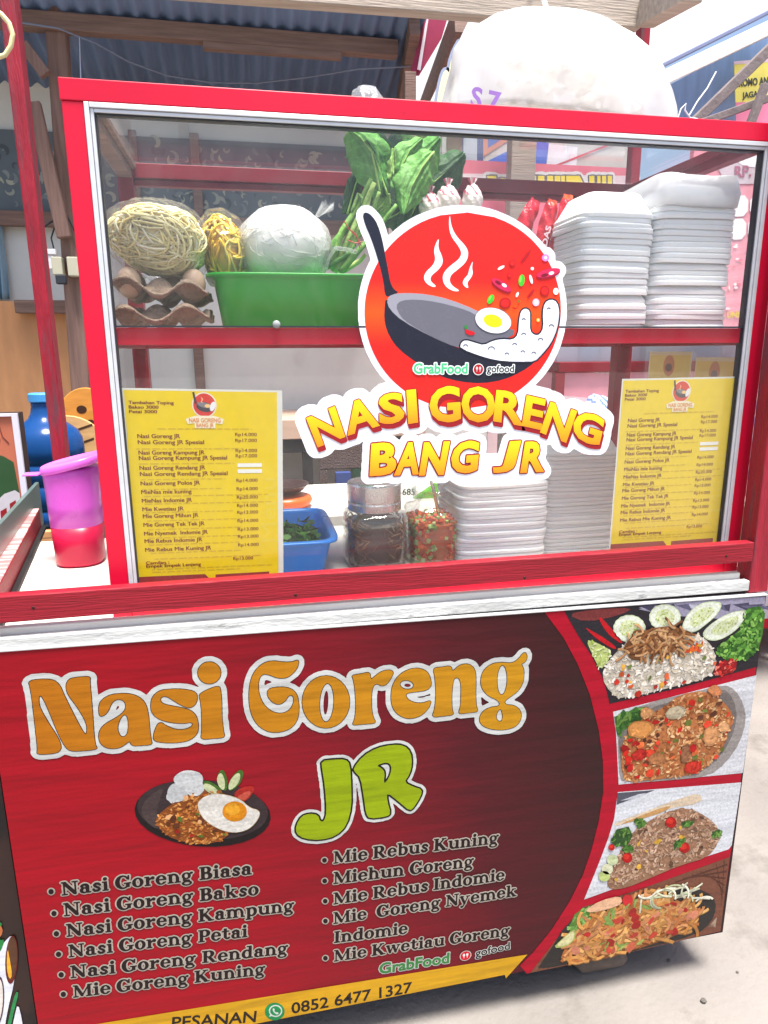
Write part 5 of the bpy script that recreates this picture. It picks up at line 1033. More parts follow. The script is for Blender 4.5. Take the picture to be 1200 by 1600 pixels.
q.box(.435, .60, .23, .43, .07, .083, 0, S(60, 100, 44)); q.build('leaf_pieces', LEAF, t_)

# ---- jars
def jar(name, x, y, half, h, label, sq=.45):
    t = T(name, label, 'jar', (x, y, CTZ)); o = [(half*.86, 0), (half*.97, .004), (half, .012), (half, h*.70), (half*.94, h*.76), (half*.72, h*.80), (half*.70, h*.84), (half*.76, h*.86), (half*.76, h)]
    i_ = [(half*.70, h), (half*.66, h*.84), (half*.68, h*.80), (half*.9, h*.75), (half*.955, h*.70), (half*.955, .014), (half*.86, .006)]
    q = MB(); n = 40
    def fn(v): return v
    vs = []; prof = o+i_
    for k, (r_, z) in enumerate(prof):
        ck = .45 if (r_ > half*.83) else 1.0
        for j in range(n):
            a = 2*math.pi*(j+.5)/n; ca, sa = math.cos(a), math.sin(a); vs.append((x+math.copysign(abs(ca)**ck, ca)*r_, y+math.copysign(abs(sa)**ck, sa)*r_, CTZ+z))
    m = len(prof); fs = [(i*n+j, i*n+(j+1) % n, (i+1)*n+(j+1) % n, (i+1)*n+j) for i in range(m-1) for j in range(n)]+[tuple(range(n))[::-1], tuple(range((m-1)*n, m*n))]
    q.add(vs, fs); q.build('glass', JAR, t, smooth=True); return t
J1x, J1y, JH = .728, .318, .070
t1 = jar('glass_jar', J1x, J1y, JH, .155, 'square glass jar of brown fried shallots under a steel lid')
q = MB(); q.ring([(.0001, .172), (.030, .1722), (.058, .1715), (.0605, .169), (.0615, .165), (.0615, .130), (.0595, .1285), (.0595, .126), (.0612, .1245), (.0612, .108), (.059, .107)], (J1x, J1y, CTZ+.017), 56); q.build('lid', STEEL, t1, smooth=False, bevel=.001)
t_ = T('fried_shallots', 'crisp brown fried shallots filling the steel lidded jar', 'fried shallots', (J1x, J1y, CTZ+.01)); q = MB(); random.seed(9)
q.ring([(.058, .008), (.060, .02), (.060, .092), (.05, .10), (.0001, .104)], (J1x, J1y, CTZ), 24, .45, c=S(70, 36, 28))
for i in range(420):
    a = rnd(0, 6.28); ca, sa = math.cos(a), math.sin(a); f = lambda c_: math.copysign(abs(c_)**.45, c_)*.0615
    p = Vector((J1x+f(ca), J1y+f(sa), CTZ+rnd(.010, .106))); d = Vector((rnd(-1, 1)*abs(sa)+.01, rnd(-1, 1)*abs(ca), rnd(-.8, .8))).normalized(); e_ = Vector((ca, sa, 0))
    L_ = rnd(.006, .013); q.tube([p-d*L_, p+e_*.002+Vector((0, 0, rnd(-.003, .003))), p+d*L_], [.0006, .0016, .0006], 4, 0, random.choice([S(92, 46, 34), S(120, 66, 40), S(70, 34, 26), S(150, 100, 56), S(104, 50, 44), S(176, 130, 84)]))
q.build('shallot_flakes', NOODLE, t_)
J2x, J2y = .868, .315
t2 = jar('glass_jar', J2x, J2y, .068, .165, 'open glass jar of diced carrot and cucumber pickle with a spoon')
t_ = T('diced_pickle', 'diced orange carrot and pale green cucumber inside the open jar', 'pickle', (J2x, J2y, CTZ+.01)); q = MB()
q.ring([(.054, .008), (.057, .02), (.057, .090), (.0001, .096)], (J2x, J2y, CTZ), 24, .45, c=S(190, 100, 60))
for i in range(460):
    a = rnd(0, 6.28); ca, sa = math.cos(a), math.sin(a); f = lambda c_: math.copysign(abs(c_)**.45, c_)*.0575; top = i > 340
    p = Vector((J2x+f(ca)*(rnd(0, 1) if top else 1), J2y+f(sa)*(rnd(0, 1) if top else 1), CTZ+(rnd(.094, .104) if top else rnd(.010, .1))))
    s_ = rnd(.0028, .0048); Rm = Matrix.Rotation(rnd(0, 3), 3, Vector((rnd(-1, 1), rnd(-1, 1), rnd(-1, 1))).normalized()); v = [p+Rm @ Vector((x, y, z))*s_ for z in (-1, 1) for x, y in ((-1, -1), (1, -1), (1, 1), (-1, 1))]
    q.hexa(v, 0, random.choice([S(226, 96, 40), S(232, 110, 54), S(210, 80, 36), S(170, 196, 110), S(200, 214, 150), S(216, 84, 46), S(140, 176, 84)]))
q.build('dice', NOODLE, t_)
t_ = T('spoon', 'steel spoon standing in the open jar of diced pickle', 'spoon', (J2x-.01, J2y, CTZ+.1)); q = MB().tube([(J2x+.012, J2y, CTZ+.10), (J2x-.004, J2y+.004, CTZ+.17), (J2x-.024, J2y+.006, CTZ+.235)], [.004, .0042, .0055], 8); q.build('handle', STEEL, t_, smooth=True)
q = MB().blob((J2x+.016, J2y, CTZ+.088), (.012, .006, .016), 12, 8); q.build('bowl', STEEL, t_, smooth=True)

# ---- leafy greens
t_ = T('mustard_greens', 'bunch of leafy mustard greens standing in the green tub', 'greens', (.70, .28, .60)); random.seed(3)
def leaf(axis, wid, y0, c, fold=.02, name='leaf', dy=0.0, wav=.006):
    """axis: image points of the midrib; wid: half widths in image points"""
    P = [onY(a, b, y0+dy*i/(len(axis)-1)) for i, (a, b) in enumerate(axis)]; n = len(P); q = MB(); nu, nv = 25, 61
    def mid(t): t *= n-1; i = min(int(t), n-2); f = t-i; return P[i]*(1-f)+P[i+1]*f
    def fn(u, v):
        p = mid(v); d = (mid(min(1, v+.03))-mid(max(0, v-.03))).normalized(); side = Vector((d.z, 0, -d.x)); t = v*(len(wid)-1); i = min(int(t), len(wid)-2); w_ = (wid[i]*(1-(t-i))+wid[i+1]*(t-i))/740.
        s_ = 2*u-1; r_ = p+side*s_*w_*(1+.06*math.sin(11*v*3+5*s_))
        return r_+Vector((0, abs(s_)**1.4*fold+wav*math.sin(9*v+3*s_+w_*90)*abs(s_)-.003*math.cos(s_*20)*(1-abs(s_)), wav*.5*math.sin(14*v)*abs(s_)))
    q.grid(fn, nu, nv, 0, c); k_ = rnd(0, 1)
    for j in range(nv-1):
        for i in range(nu-1):
            v = (j+.5)/(nv-1); u = abs(2*(i+.5)/(nu-1)-1); fr = (v*6.5-u*1.15+k_) % 1.0; b = 1.35 if (fr < .10 and u < .93) else (1.0+.10*math.sin(v*23+u*9+k_*7)); b *= 1.1-.18*u*math.sin(3*v+k_*5)
            q.c[j*(nu-1)+i] = tuple(min(1, x*b) for x in c)
    o = q.build(name, LEAF, t_, smooth=True, solid=.0008); q = MB().tube([mid(k/12)+Vector((0, -.0022, 0)) for k in range(13)], [.0022*(1-k/15) for k in range(13)], 6, 0, S(150, 186, 96)); q.build('midrib', LEAF, o, smooth=True)
zz6 = lambda pts: [(480+x/4, 120+y/4) for x, y in pts]
D1, D2, D3, D4 = S(52, 104, 38), S(76, 132, 52), S(30, 66, 26), S(96, 148, 70)
leaf(zz6([(560, 900), (560, 700), (600, 500), (620, 340)]), [20, 40, 44, 16], .40, S(16, 38, 18), .03)
leaf(zz6([(520, 880), (480, 640), (440, 470), (420, 330)]), [14, 30, 40, 20], .37, S(20, 46, 20), .03)
leaf(zz6([(640, 880), (720, 720), (860, 600), (985, 480)]), [10, 34, 40, 12], .34, D3, .025)
leaf(zz6([(600, 720), (660, 600), (740, 480), (830, 380)]), [8, 26, 34, 8], .30, D2, .02)
leaf(zz6([(560, 700), (590, 560), (640, 460), (720, 385)]), [8, 16, 20, 6], .285, D4, .02)
leaf(zz6([(790, 470), (720, 560), (650, 690), (605, 860)]), [10, 26, 26, 2], .26, D4, .02, dy=-.02)
leaf(zz6([(455, 740), (430, 600), (400, 470), (330, 380), (262, 330)]), [6, 26, 32, 26, 8], .25, D2, .03, dy=.02)
leaf(zz6([(500, 740), (460, 620), (420, 500), (360, 400)]), [4, 16, 20, 10], .262, D1, .02)
leaf(zz6([(515, 640), (530, 560), (545, 450)]), [4, 7, 2], .27, S(140, 180, 100), .008)
leaf(zz6([(250, 860), (300, 680), (345, 560)]), [8, 12, 10], .30, D3, .02)
leaf(zz6([(420, 850), (470, 800), (510, 730)]), [6, 16, 4], .27, S(130, 170, 84), .01)
leaf(zz6([(480, 900), (560, 860), (660, 790)]), [10, 24, 10], .31, S(36, 74, 34), .02)
for pts, w0, c in (([(165, 1220), (260, 1000), (350, 820), (420, 660)], .0065, S(166, 196, 110)), ([(190, 1215), (280, 1020), (370, 830), (405, 660)], .006, S(186, 208, 130)), ([(140, 1200), (220, 960), (310, 820), (400, 640)], .006, S(120, 164, 76)), ([(205, 1225), (310, 1100), (430, 960), (560, 800)], .006, S(104, 150, 66)), ([(230, 1210), (330, 1150), (365, 1110)], .005, S(176, 196, 110)),
                   ([(150, 1180), (170, 1040), (280, 900)], .008, S(90, 140, 58)), ([(215, 1200), (300, 1020), (400, 870), (450, 720)], .005, S(140, 180, 90)), ([(120, 1190), (240, 1120), (300, 1050)], .005, S(70, 120, 50)), ([(280, 840), (320, 730), (345, 760), (340, 800)], .003, S(130, 170, 90))):
    q = MB(); P = [onY(*p, .235+rnd(-.012, .012)) for p in zz6(pts)]; F = []
    for i in range(len(P)-1): F += [P[i]*(1-k/4)+P[i+1]*(k/4) for k in range(4)]
    F.append(P[-1]); q.tube(F, [w0*(1.15-.5*k/len(F)) for k in range(len(F))], 8, 0, c); q.build('stalk', LEAF, t_, smooth=True)
q = MB(); P = [onY(*p, .217) for p in zz6([(118, 1200), (130, 1140), (175, 1070), (250, 1080), (310, 1100)])]
for a, b_ in zip(P, P[1:]): q.bar(a, b_, .006, .014, up=(0, 1, 0))
q.build('plastic_tie', BAGMILK, t_)
q = MB()
for pts in ([(230, 900), (260, 950), (300, 980), (340, 1060)], [(250, 1020), (300, 1040), (345, 1030)], [(270, 960), (310, 1000), (330, 1070)]): q.tube([onY(*p, .214) for p in zz6(pts)], .0012, 5, 0, S(170, 60, 40))
q.build('rubber_band', FLATCOL, t_)

# ---- sachets behind the sticker top
SACH = M('shiny_sachet_film', (1, 1, 1), .22, var=.25, vs=30, attr=True, bump=.7, bs=45, coat=.3)
def sachet(pts_mid, w_, y0, c, c2, label, word=None):
    t = T('sauce_sachet', label, 'sachet', onY(*pts_mid[-1], y0)); P = [onY(*p, y0) for p in pts_mid]; q = MB(); n = len(P); nu, nv = 13, 26
    def mid(t_): t_ *= n-1; i = min(int(t_), n-2); f = t_-i; return P[i]*(1-f)+P[i+1]*f
    for sg in (-1, 1):
        def fn(u, v):
            p = mid(v); d = (mid(min(1, v+.05))-mid(max(0, v-.05))).normalized(); side = Vector((d.z, 0, -d.x)); s_ = 2*u-1; pr = math.sin(math.pi*min(1, max(0, (v-.06)/.86)))**.5 if .06 < v < .92 else 0
            return p+side*s_*w_*(.62+.38*pr)+Vector((0, sg*(.0005+.013*pr*(1-s_*s_))+.002*math.sin(24*v+5*s_), 0))
        cc = lambda v, P0=P[0], P1=P[-1]: c2 if (Vector(v)-P0).length < .012 or (Vector(v)-P1).length < .03 and (int(abs(v[0]*190)) % 2) else c
        q.grid(fn, nu, nv, 0, cc)
    q.build('film', SACH, t, smooth=True)
    if word:
        q = MB(); vs, fs, _ = text_loops(word, .03); lo, hi = bbox(vs); a, b_ = mid(.84), mid(.42); d = (b_-a); up = Vector((-d.z, 0, d.x)).normalized()
        if up.x > 0: up = -up
        q.add([a+d*((p[0]-lo[0])/(hi[0]-lo[0]))+up*(p[1]*.017-.004)+Vector((0, -.0175, 0)) for p in vs], fs, 0, S(232, 200, 210)); q.build('lettering', FLATCOL, t)
sachet([(838, 312), (822, 345), (806, 390), (798, 420)], .019, .30, S(190, 14, 40), S(200, 40, 60), 'crimson chilli sauce sachet, leftmost of the three above the sticker')
sachet([(864, 312), (856, 345), (846, 385), (838, 420)], .018, .285, S(186, 14, 34), S(230, 84, 50), 'red chilli sauce sachet in the middle of the three above the sticker', 'PEDAS')
sachet([(888, 304), (882, 345), (872, 385), (868, 412)], .019, .27, S(196, 16, 36), S(236, 90, 40), 'red chilli sauce sachet tilted against the foam boxes', 'PEDAS')
for k, (px, py, rx, rz_, lab) in enumerate(((672, 322, .024, .026, 'white sweet in a clear twist wrapper, leftmost above the sticker'), (700, 312, .026, .028, 'white sweet in a striped wrapper, middle of the three above the sticker'), (738, 312, .022, .03, 'white sweet in a wrapper with red stripes, right of the three above the sticker'))):
    p = onY(px, py, .33); t = T('wrapped_sweet', lab, 'sweet', p); q = MB().blob(p, (rx, .018, rz_), 40, 22, c=lambda v, p=p, rx=rx: S(190, 60, 84) if (v[2] > p.z+.006 and int((v[0]-p.x+v[2]*.6+2)*170) % 3 == 0) else S(222, 218, 214), fn=lambda v: 1+.05*math.sin(9*v.x+7*v.z)+.03*math.sin(23*v.x)); q.build('sweet', SACH, t, smooth=True)
    q = MB()
    for j in range(10):
        a = -.5+j*.11; b2 = a+.13; d1 = Vector((math.sin(a), 0, math.cos(a))); d2 = Vector((math.sin(b2), 0, math.cos(b2))); o_ = p+Vector((0, .002, rz_*.8)); yv = Vector((0, .004*(-1)**j, 0))
        q.add([o_+d1*.003, o_+d2*.003, o_+d2*.021-yv, o_+d1*.021+yv], [(0, 1, 2, 3)], 0, S(206, 110, 130) if j % 3 == 0 else S(226, 220, 220))
    q.build('wrapper_twist', SACH, t)
# hidden board that carries the sachets behind the sticker
q = MB().box(.82, .975, .25, .42, SHZ, .745); tag(q.build('carton', M('grey_carton', S(168, 160, 150), .8, var=.1), bevel=.002), 'plain carton behind the sticker carrying the sachets and sweets', 'carton')

# ---- pink pitcher on the counter
PX, PY = .062, .452
t_ = T('lidded_pitcher', 'pink plastic pitcher of red sauce with a lid on the left of the counter', 'pitcher', (PX, PY, CTZ))
PINK = M('translucent_pink_plastic', S(216, 96, 206), .28, var=.06, vs=5, sss=.3); PINKLID = M('pink_lid_plastic', S(232, 112, 226), .35, var=.05, sss=.2); SAUCE = M('red_sauce_seen_through_plastic', S(184, 22, 62), .3, var=.1, vs=7)
q = MB().ring([(.040, 0), (.048, .002), (.0515, .008), (.0532, .05), (.0547, .092)], (PX, PY, CTZ), 44, .8); q.build('sauce_band', SAUCE, t_, smooth=True)
q = MB().ring([(.0548, .0925), (.056, .14), (.058, .205), (.059, .222)], (PX, PY, CTZ), 44, .8); q.build('body', PINK, t_, smooth=True)
tl = lambda v: Vector((v.x, v.y, v.z+v.x*.22))
q = MB().ring([(.059, .222), (.064, .223), (.066, .226), (.066, .236), (.0635, .241), (.060, .241), (.057, .2385), (.0001, .2385)], (PX+.004, PY, CTZ), 48, .8, fn=tl); ld = q.build('lid', PINKLID, t_, smooth=True)
q = MB().box(PX-.100, PX-.066, PY-.016, PY+.016, CTZ+.207, CTZ+.2115); q.build('lid_tab', PINKLID, ld, bevel=.002)

# ---- on top of the case
random.seed(8); TZ = Z1+.0048
KY = .50; kb = onY(870, 18, KY); KC = Vector((onY(872, 150, KY).x, KY, onY(872, 150, KY).z-.06)); KZ = kb.z-KC.z
t_ = T('cracker_bag', 'huge white plastic bag of crackers hanging above the right of the display case', 'cracker bag', KC)
def kfn(p):
    a = math.atan2(p.y, p.x); k = 1+.03*math.sin(3*a+1)+.025*math.sin(5*p.x+6*p.z)+.012*math.sin(17*p.z+9*a)+.02*math.sin(11*p.x-7*p.z)
    if p.z > .1: k *= 1-.05*abs(p.x)*(p.z)
    return k
prof = []; K1 = 1/580.
for py, r_ in ((197, 1), (196, 150), (193, 168), (188, 171), (170, 169), (130, 160), (95, 146), (65, 126), (45, 104), (28, 70), (18, 35), (15, 1)): prof.append((r_*K1, onY(872, py, KY).z-KC.z))
def kfn(v):
    a = math.atan2(v.y, v.x); k = 1+.022*math.sin(3*a+1)+.018*math.sin(22*v.z+7*a)+.014*math.sin(40*v.z-13*a)+.012*math.sin(23*a+30*v.z); return Vector((v.x*k+.006*math.sin(31*v.z), v.y*k, v.z+.008*math.sin(9*v.x+3)*min(1, abs(v.x)*8)))
fine = []
for (a, b_), (c, d) in zip(prof, prof[1:]): fine += [(a+(c-a)*k/4, b_+(d-b_)*k/4) for k in range(4)]
fine.append(prof[-1])
q = MB().ring(fine, KC, 96, sy=.34, sq=.85, fn=kfn); q.build('bag', clear('milky_cracker_bag', (.99, .99, .99), .22, .16, .62, (.97, .97, .97), 1.0, 14), t_, smooth=True)
bz = onY(872, 197, KY).z-.006; q = MB().box(KC.x-.26, KC.x+.26, KY-.03, KY+.03, bz-.012, bz-.001); q.build('tray_board', WOODLT, t_)
q = MB()
for i in range(110):
    v = Vector((rnd(-1, 1), rnd(-1, 1), rnd(-1, 1)))
    if v.length > 1: continue
    c0 = KC+Vector((v.x*.21+.02, v.y*.06, .11+v.z*.10)); Rm = Matrix.Rotation(rnd(-1.3, 1.3), 3, Vector((rnd(-1, 1), rnd(-1, 1), .2)).normalized()); rr0 = rnd(.022, .036); n = 14; vs = [c0+Rm @ Vector((math.cos(k/n*6.28)*rr0, math.sin(k/n*6.28)*rr0, .006*math.sin(k*1.7))) for k in range(n)]+[c0+Rm @ Vector((0, 0, .006))]
    q.add(vs, [(k, (k+1) % n, n) for k in range(n)], 0, random.choice([S(250, 246, 234), S(252, 248, 240), S(248, 240, 220)]))
q.build('crackers', FLATCOL, t_, solid=.003)
q = MB(); q.tube([(kb.x, KY+.02, kb.z-.02), (kb.x, KY+.08, kb.z+.06), (kb.x, .655, kb.z+.12)], .006, 6); q.build('tie_string', BAGMILK, t_)
q = MB(); vs, fs, _ = text_loops('S.7', .03); lo, hi = bbox(vs)
a, b_, u_ = onY(734, 168, .37), onY(780, 178, .37), onY(738, 134, .37)
q.add([a+(b_-a)*((p[0]-lo[0])/(hi[0]-lo[0]))+(u_-a)*((p[1]-lo[1])/(hi[1]-lo[1])) for p in vs], fs, 0, S(150, 110, 190)); q.build('marker_lettering', FLATCOL, t_)
t_ = T('plastic_bag', 'small crumpled clear plastic bag on the middle of the case top', 'plastic bag', (.705, .2, TZ)); q = MB()
q.ring([(.030, .0), (.034, .012), (.026, .04), (.017, .058), (.0001, .064)], (.712, .22, TZ), 22, fn=lambda v: Vector((v.x*1.1-.25*v.z+.005*math.sin(50*v.z+9*v.y*30), v.y+.005*math.sin(60*v.x), v.z+.004*math.sin(70*v.x)))); q.build('bag', clear('crumpled_bag', (.9, .9, .92), .25, .15, .22, (.8, .8, .84), 1, 40), t_, smooth=True)
q = MB(); q.tube([(.632+.021*math.cos(a), .24+.004*math.sin(a), TZ+.004+.021*max(0, math.sin(a))) for a in [k/20*math.pi for k in range(21)]], .0028, 8); tag(q.build('tape_ring', M('pale_ring', S(214, 196, 190), .4, var=.1), smooth=True), 'pale ring standing on the case top left of the small bag', 'ring')
# loop of cable at the top of the left post
q = MB(); P = [onY(x, y, .30) for x, y in ((-12, 14), (2, 22), (14, 36), (20, 54), (17, 72), (8, 86), (-10, 92))]; F = []
for i in range(len(P)-1): F += [P[i]*(1-k/4)+P[i+1]*(k/4) for k in range(4)]
q.tube(F+[P[-1]], .0042, 8); tag(q.build('cable_loop', M('cream_cable', S(222, 214, 160), .45, var=.05), smooth=True), 'cream cable loop hanging in front of the left roof post', 'cable')

# ================================================================== left side: neighbour's sign, water bottle, chairs, pole
def slab(name, pts, y, th, mat, c, label, cat, grp=None): return flat_poly(name, pts, y, mat, c, label, cat, th, None, grp)
t_ = T('neighbour_sign', 'green and orange printed sign with a white border standing left of the pink pitcher', 'sign', onY(20, 800, 1.0)); SN = Sheet(1.0, .0008); r0 = (0, 0, 1)
q = MB(); a0, b0 = onY(24, 648, 1.002), onY(46, 800, 1.002)
q.box(-1.0, onY(40, 760, 1.0).x, 1.002, 1.06, -.9, onY(10, 646, 1.0).z); q.build('panel', M('sign_panel', S(60, 44, 40), .6, var=.15), t_)
xr = onY(40, 760, 1.0).x; zt = onY(10, 646, 1.0).z; q = MB()
SN.put(q, [rc(xr-.6, -.6, xr-.012, zt-.008)], 1, S(196, 112, 84)); SN.put(q, [smooth_loop([(xr-.6, -.6), (xr-.012, -.6), (xr-.012, .17), (xr-.06, .205), (xr-.15, .225), (xr-.6, .22)], 1)], 2, S(46, 82, 46)); SN.put(q, [rc(xr-.6, -.6, xr-.012, -.02)], 2.5, S(36, 46, 34)); q.build('print', FLATCOL, t_)
q = MB().box(xr-.012, xr+.004, .992, 1.001, -.6, zt).box(xr-.6, xr-.0125, .992, 1.001, zt-.008, zt); q.build('white_border', M('white_edging', S(226, 224, 236), .5, var=.08), t_)
q = MB()
for k in range(6): x = xr-.035-k*.028; zb_ = -.10-k*.016; SN.put(q, [[(x-.020, zb_), (x, zb_+.012), (x+.004, .065-k*.022), (x-.014, .055-k*.022)]], 4, S(150, 24, 34))
ww = [[(xr-.022, -.12), (xr-.018, .085), (xr-.03, .095), (xr-.06, .085), (xr-.10, .05), (xr-.2, -.03), (xr-.2, -.14)]]; SN.put(q, ww, 3.2, S(206, 200, 206)); q.build('red_lettering', FLATCOL, t_)
q = MB()
for k in range(7): q.tube([(xr-.03-k*.022, .9985, .235+.01*k), (xr-.045-k*.022, .9985, .255+.008*k), (xr-.05-k*.02, .9985, .285+.004*k)], .0016, 4, 0, S(120, 60, 50))
q.build('printed_scroll', FLATCOL, t_)
# adjoining banner at the lower left
t_ = T('adjoining_banner', 'dark banner with white and green swooshes at the lower left beside the red one', 'banner', (-.3, .05, -.87)); SB = Sheet(.05, .0007)
q = MB().box(-.9, -.022, .051, .075, -.90, -.02); q.build('panel', M('dark_brown_print', S(44, 24, 20), .45, var=.35, vs=6, c2=S(18, 10, 12), c2s=5, c2t=.5), t_)
q = MB()
zb7 = (0, 1300, 5.333)
zL = lambda p, it=1: SB.z(zb7, p, it)
SB.put(q, [zL([(-300, 1100), (-60, 1000), (0, 960), (50, 900), (90, 860), (130, 880), (150, 1000), (120, 1250), (60, 1500), (30, 1700), (-300, 1900)])], 1, S(206, 208, 218))
SB.put(q, [zL([(-200, 900), (0, 745), (20, 760), (-10, 900), (45, 890), (0, 1010), (-200, 1150)])], 1.4, S(40, 120, 60)); SB.put(q, [zL([(160, 1330), (120, 1480), (90, 1620), (60, 1620), (90, 1480), (130, 1330)])], 1.5, S(44, 124, 70))
SB.put(q, [zL([(150, 1420), (185, 1560), (200, 1700), (90, 1700), (120, 1540)])], 1.3, S(206, 208, 218))
SB.put(q, [SB.z(zb7, ell(98, 1060, 52, 200, 3))], 2, S(96, 30, 26)); SB.put(q, [SB.z(zb7, ell(98, 1050, 46, 180, 3))], 2.3, S(86, 56, 40)); SB.put(q, [zL([(64, 950), (85, 1060), (105, 1190), (80, 1225), (58, 1130)])], 2.6, S(226, 160, 50))
SB.put(q, [SB.z(zb7, ell(-10, 1400, 46, 200, 3))], 2, S(70, 50, 60)); SB.put(q, [SB.z(zb7, ell(-12, 1400, 38, 180, 3))], 2.3, S(200, 192, 186)); SB.put(q, [zL([(-60, 780), (10, 770), (30, 830), (-20, 900)])], 2.2, S(170, 100, 60))
q.build('print', BINK, t_)
# water bottle
GX, GY = onY(74, 700, 1.65).x, 1.65; zt = onY(60, 614, GY).z
t_ = T('water_bottle', 'large blue refillable water bottle behind the left roof post', 'water bottle', (GX, GY, zt-.50)); BLUEP = M('blue_bottle_plastic', S(36, 92, 168), .2, var=.15, vs=4, trans=.5, ior=1.25)
rb = .132; pr = [(rb*.85, -.50), (rb, -.48), (rb, -.44), (rb*.90, -.43), (rb, -.42), (rb, -.345), (rb*.89, -.335), (rb, -.325), (rb, -.265), (rb*.89, -.255), (rb, -.245), (rb, -.205), (rb*.97, -.17), (rb*.86, -.14), (rb*.62, -.115), (rb*.42, -.095), (rb*.34, -.075), (rb*.30, -.05), (rb*.30, -.03)]
q = MB().ring([(r, z+zt) for r, z in pr], (GX, GY, 0), 40); q.build('body', BLUEP, t_, smooth=True)
q = MB().ring([(rb*.33, zt-.034), (rb*.35, zt-.03), (rb*.35, zt-.004), (rb*.31, zt)], (GX, GY, 0), 28); q.build('cap', M('light_blue_cap', S(70, 150, 210), .4, var=.05), t_, smooth=False, bevel=.001)
q = MB().box(GX+.072, GX+.088, GY-.075, GY-.066, zt-.36, zt-.25); q.build('label', M('paper_label', S(206, 214, 222), .6, var=.12, vs=60), t_)
q = MB().box(GX-.3, GX+.14, GY-.15, GY+.2, zt-.53, zt-.501); t2 = T('low_stand', 'brown wooden stand carrying the blue water bottle', 'stand', (GX-.08, GY, FL)); q.build('stand_top', PLY, t2, bevel=.004)
for dx in (-.28, .10):
    for dy in (-.13, .16): q = MB().box(GX+dx, GX+dx+.04, GY+dy, GY+dy+.04, FL, zt-.5305); q.build('leg', WOODBR, t2)
# two slatted round seats leaning behind
def round_board(px, py, rpx, y, c, label, holes, tilt=0):
    p = onY(px, py, y); r_ = rpx*(y+1.3)/1073; t = T('folding_seat', label, 'seat', (p.x, y, p.z-r_)); q = MB()
    n = 40; out = [(p.x+r_*math.cos(a), p.z+r_*1.25*math.sin(a)) for a in [6.283*k/n for k in range(n)]]
    q.add([(u, y, v) for u, v in out]+[(u, y+.018, v) for u, v in out], [tuple(range(n))[::-1], tuple(range(n, 2*n))]+[(i, (i+1) % n, (i+1) % n+n, i+n) for i in range(n)], 0, c); q.build('board', M('varnished_'+('amber' if holes else 'pale')+'_wood', c, .35, var=.18, vs=9, stretch=(1, 1, 5)), t, bevel=.003)
    q = MB(); sh = Sheet(y-.0005, .0005)
    if holes:
        for k in range(3): sh.put(q, [ell(p.x-r_*.15+k*r_*.25, p.z+r_*.5-k*r_*.5, r_*.17, r_*.14)], 1, S(60, 34, 20))
        for k in range(3): sh.put(q, [[(p.x+r_*.3, p.z+r_*(.2-.45*k)), (p.x+r_*.85, p.z+r_*(.32-.45*k)), (p.x+r_*.85, p.z+r_*(.27-.45*k)), (p.x+r_*.3, p.z+r_*(.13-.45*k))]], 1, S(60, 34, 20))
    else:
        for k in range(7): z_ = p.z+r_*(.8-.32*k); sh.put(q, [[(p.x-r_*.25, z_), (p.x+r_*.55, z_+r_*.26), (p.x+r_*.55, z_+r_*.21), (p.x-r_*.25, z_-r_*.06)]], 1, S(70, 46, 28))
    q.build('slot', FLATCOL, t)
round_board(137, 662, 40, 2.05, S(206, 140, 62), 'amber varnished round seat with holes leaning behind the water bottle', True); round_board(112, 735, 62, 1.95, S(206, 164, 112), 'pale wooden round seat with slots leaning behind the pitcher', False)
# plywood sheet, ledge, pole, sockets, cloth
slab('plywood_board', [(-120, 466), (112, 474), (118, 900), (-120, 900)], 2.72, .015, PLY, S(180, 120, 76), 'tall tan plywood sheet standing against the left of the back wall', 'plywood')
a, b_ = onY(24, 478, 2.66), onY(126, 480, 2.66); q = MB().box(a.x, b_.x, 2.64, 2.715, a.z-.035, a.z+.028); tag(q.build('wooden_ledge', WOODBR, bevel=.004), 'short brown wooden ledge across the top of the plywood sheet', 'ledge')
pa, pb_ = onY(78, 115, 2.5), onY(122, 690, 2.5); q = MB().bar((pb_.x, 2.5, FL), (pa.x+.06, 2.5, pa.z+.5), .085, .075, up=(0, 1, 0)); tag(q.build('timber_pole', WOODPOLE, bevel=.006), 'upright brown timber pole left of the display case', 'pole')
pa, pb_ = onY(52, 160, 2.42), onY(101, 372, 2.42); q = MB().bar(pa, pb_, .06, .04, up=(0, 1, 0)); tag(q.build('diagonal_brace', WOODPOLE, bevel=.005), 'slanting brown brace running down to the timber pole', 'brace')
pa, pb_ = onY(36, 70, 2.4), onY(72, 118, 2.4); q = MB().bar(pa, pb_, .05, .04, up=(0, 1, 0)); tag(q.build('diagonal_brace', WOODPOLE, bevel=.005), 'short dark brace just under the roof at the left', 'brace')
t_ = T('socket_box', 'cream electrical boxes with a black adaptor fixed to the timber pole', 'socket', onY(92, 430, 2.42)); CREAM = M('cream_box_plastic', S(196, 192, 168), .45, var=.08)
for (x0, y0, x1, y1) in ((84, 402, 97, 430), (108, 402, 122, 432)): a, b_ = onY(x0, y1, 2.42), onY(x1, y0, 2.42); q = MB().box(a.x, b_.x, 2.40, 2.46, a.z, b_.z); q.build('box', CREAM, t_, bevel=.004)
a, b_ = onY(89, 444, 2.38), onY(103, 430, 2.38); q = MB().box(a.x, b_.x, 2.36, 2.40, a.z, b_.z); q.build('adaptor', ALUDK, t_, bevel=.004)
a, b_ = onY(71, 398, 2.42), onY(88, 390, 2.42); q = MB().box(a.x, b_.x, 2.40, 2.44, a.z, b_.z); a, b_ = onY(77, 420, 2.41), onY(84, 399, 2.41); q.box(a.x, b_.x, 2.405, 2.43, a.z, b_.z-.002); q.build('white_plug', M('white_plug_plastic', S(222, 224, 226), .4, var=.05), t_, bevel=.002)
q = MB()
